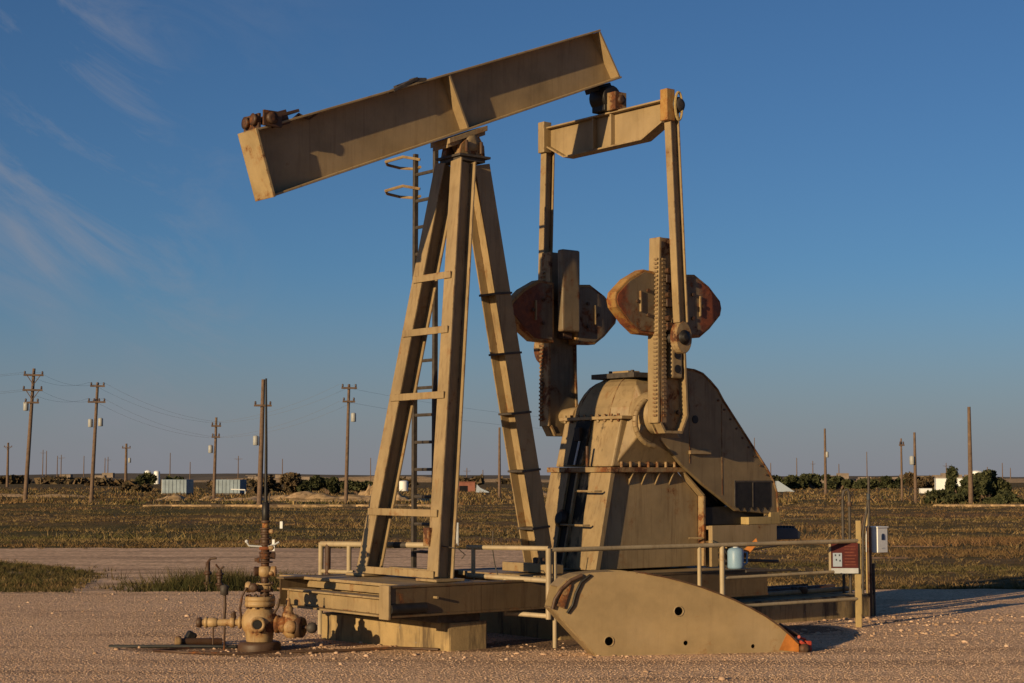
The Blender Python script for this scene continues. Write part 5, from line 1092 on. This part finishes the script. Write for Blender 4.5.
# ------------------------------------------------------------------ far containers, tanks and sheds
def container(px0, px1, yb, yt, Y, label, m_, mend):
    x0, x1 = at(px0, Y), at(px1, Y); h_ = zt(yt, Y) - GZ; c = empty('container', ((x0 + x1) / 2, Y, GZ), R(-12), label, 'container')
    w = (x1 - x0); d = w * .7
    MB().bx(-w / 2, w / 2, -d / 2, d / 2, 0.15, h_).build('body', m_, c, 0.03)
    MB().bx(-w / 2 - .01, -w / 2 + .02, -d / 2 - .01, d / 2 + .01, 0.1, h_ + .01).build('end_panel', mend, c)
    for k in range(6): MB().bx(-w / 2 + w * (k + .7) / 6.6, -w / 2 + w * (k + .7) / 6.6 + .07, -d / 2 - .05, -d / 2, 0.15, h_ - .05).build('rib', m_, c)
    MB().bx(-w / 2, w / 2, -d / 2, d / 2, 0, 0.15).build('skid', M['dark_steel'], c)
M['paleblue'] = plain('pale_blue_paint', (0.17, 0.215, 0.255), 0.6, 0.25, 1.2)
container(166, 192, 494, 479.5, 166, 'left of two pale blue containers with white ends in the field', M['paleblue'], M['white'])
container(219, 245, 494, 479.5, 166, 'right of two pale blue containers, its lower front crossed by a white pipe', M['paleblue'], M['white'])
o = tag(MB().tube([(at(232, 160), 160, .5), (at(246, 160), 160, .45), (at(246.5, 160), 160, 0)], 0.06, 6).build('white_pipe', M['white']), 'white pipe bent to the ground before the right container', 'pipe')
bl = empty('building', (at(948, 185), 185, GZ), R(-10), 'small white flat roofed building behind the sapling at the right', 'building')
MB().bx(-1.5, 1.5, -1.2, 1.2, 0, 1.55).build('wall', M['white'], bl); MB().bx(-1.56, 1.56, -1.26, 1.26, 1.55, 1.62).build('roof', M['grey'], bl); MB().bx(0.3, 0.8, -1.22, -1.19, 0.4, 1.0).build('window', M['grey_blue'], bl); MB().bx(-0.6, -0.1, -1.22, -1.19, 0.0, 1.15).build('door', M['grey'], bl)
o = tag(MB().bx(-.6, .6, -.4, .4, 0, .52).build('white_bin', M['white'], None, 0.03), 'low white bin left of the white building', 'bin'); o.location = (at(924, 180), 180, GZ)
def tank(px, Y, w, yt, label, m_):
    r_ = w / 2 / F_PX * Y; h_ = zt(yt, Y); t = empty('storage_tank', (at(px, Y), Y, GZ), 0, label, 'tank')
    MB().lathe([(r_ * .98, 0), (r_, 0.1), (r_, h_ * .93)], n=24).build('shell', m_, t); MB().lathe([(r_ * 1.02, h_ * .93), (r_ * .5, h_), (r_ * .1, h_ * 1.01)], n=24).build('roof', m_, t)
tank(975, 300, 13, 470, 'white tank top showing above the big bush', M['white'])
tank(149, 420, 6, 470, 'left of two white tanks behind the round dark bush', M['white']); tank(158, 420, 6, 470.5, 'right of two white tanks behind the round dark bush', M['white'])
tank(404, 210, 9, 480, 'white squat tank between the front post legs', M['white'])
M['farpale'] = plain('dusty_pale_sheet', (0.22, 0.17, 0.13), 0.9, 0.3, 0.4, bump=0)
M['redshed'] = plain('faded_red_shed', (0.30, 0.12, 0.08), 0.8, 0.3, 1.0)
sh = empty('shed', (at(465, 200), 200, GZ), 0.3, 'faded red shed with a dark open front between the post legs', 'shed')
MB().bx(-1.0, 1.0, -.8, .8, 0, 1.1).build('wall', M['redshed'], sh); MB().bx(-1.05, 1.05, -.85, .85, 1.1, 1.18).build('roof', M['redshed'], sh); MB().bx(-.9, .1, -.83, -.79, 0, .7).build('opening', M['black'], sh)
o = tag(MB().hexa([(0, 0, 0), (1.6, 0, 0), (1.6, 1, 0), (0, 1, 0)], [(.1, 0, .9), (.5, 0, .5), (.5, 1, .5), (.1, 1, .9)]).build('scrap_sheet', M['cardgrey'], None), 'pale slanting sheet metal heap right of the faded red shed', 'scrap heap'); o.location = (at(476, 190), 190, GZ)
o = tag(MB().hexa([(-1.2, 0, 0), (0.9, 0, 0), (0.9, 1, 0), (-1.2, 1, 0)], [(-1.2, 0, 1.25), (-1.0, 0, 1.25), (-1.0, 1, 1.25), (-1.2, 1, 1.25)]).build('lean_to', M['cardgrey'], None), 'slanted pale roof sheet right of the belt guard', 'lean-to'); o.location = (at(786, 200), 200, GZ)
for k in range(22):
    Y = rng.uniform(450, 900); px = rng.choice([rng.uniform(760, 1020), rng.uniform(20, 340)]); s_ = Y / 500
    o = tag(MB().bx(-1.6 * s_, 1.6 * s_, -2, 2, 0, rng.uniform(1.2, 2.4) * s_).build('far_shed', M['farpale']), 'tiny pale shed on the horizon', 'shed', 'tiny sheds on the horizon'); o.location = (at(px, Y), Y, GZ)
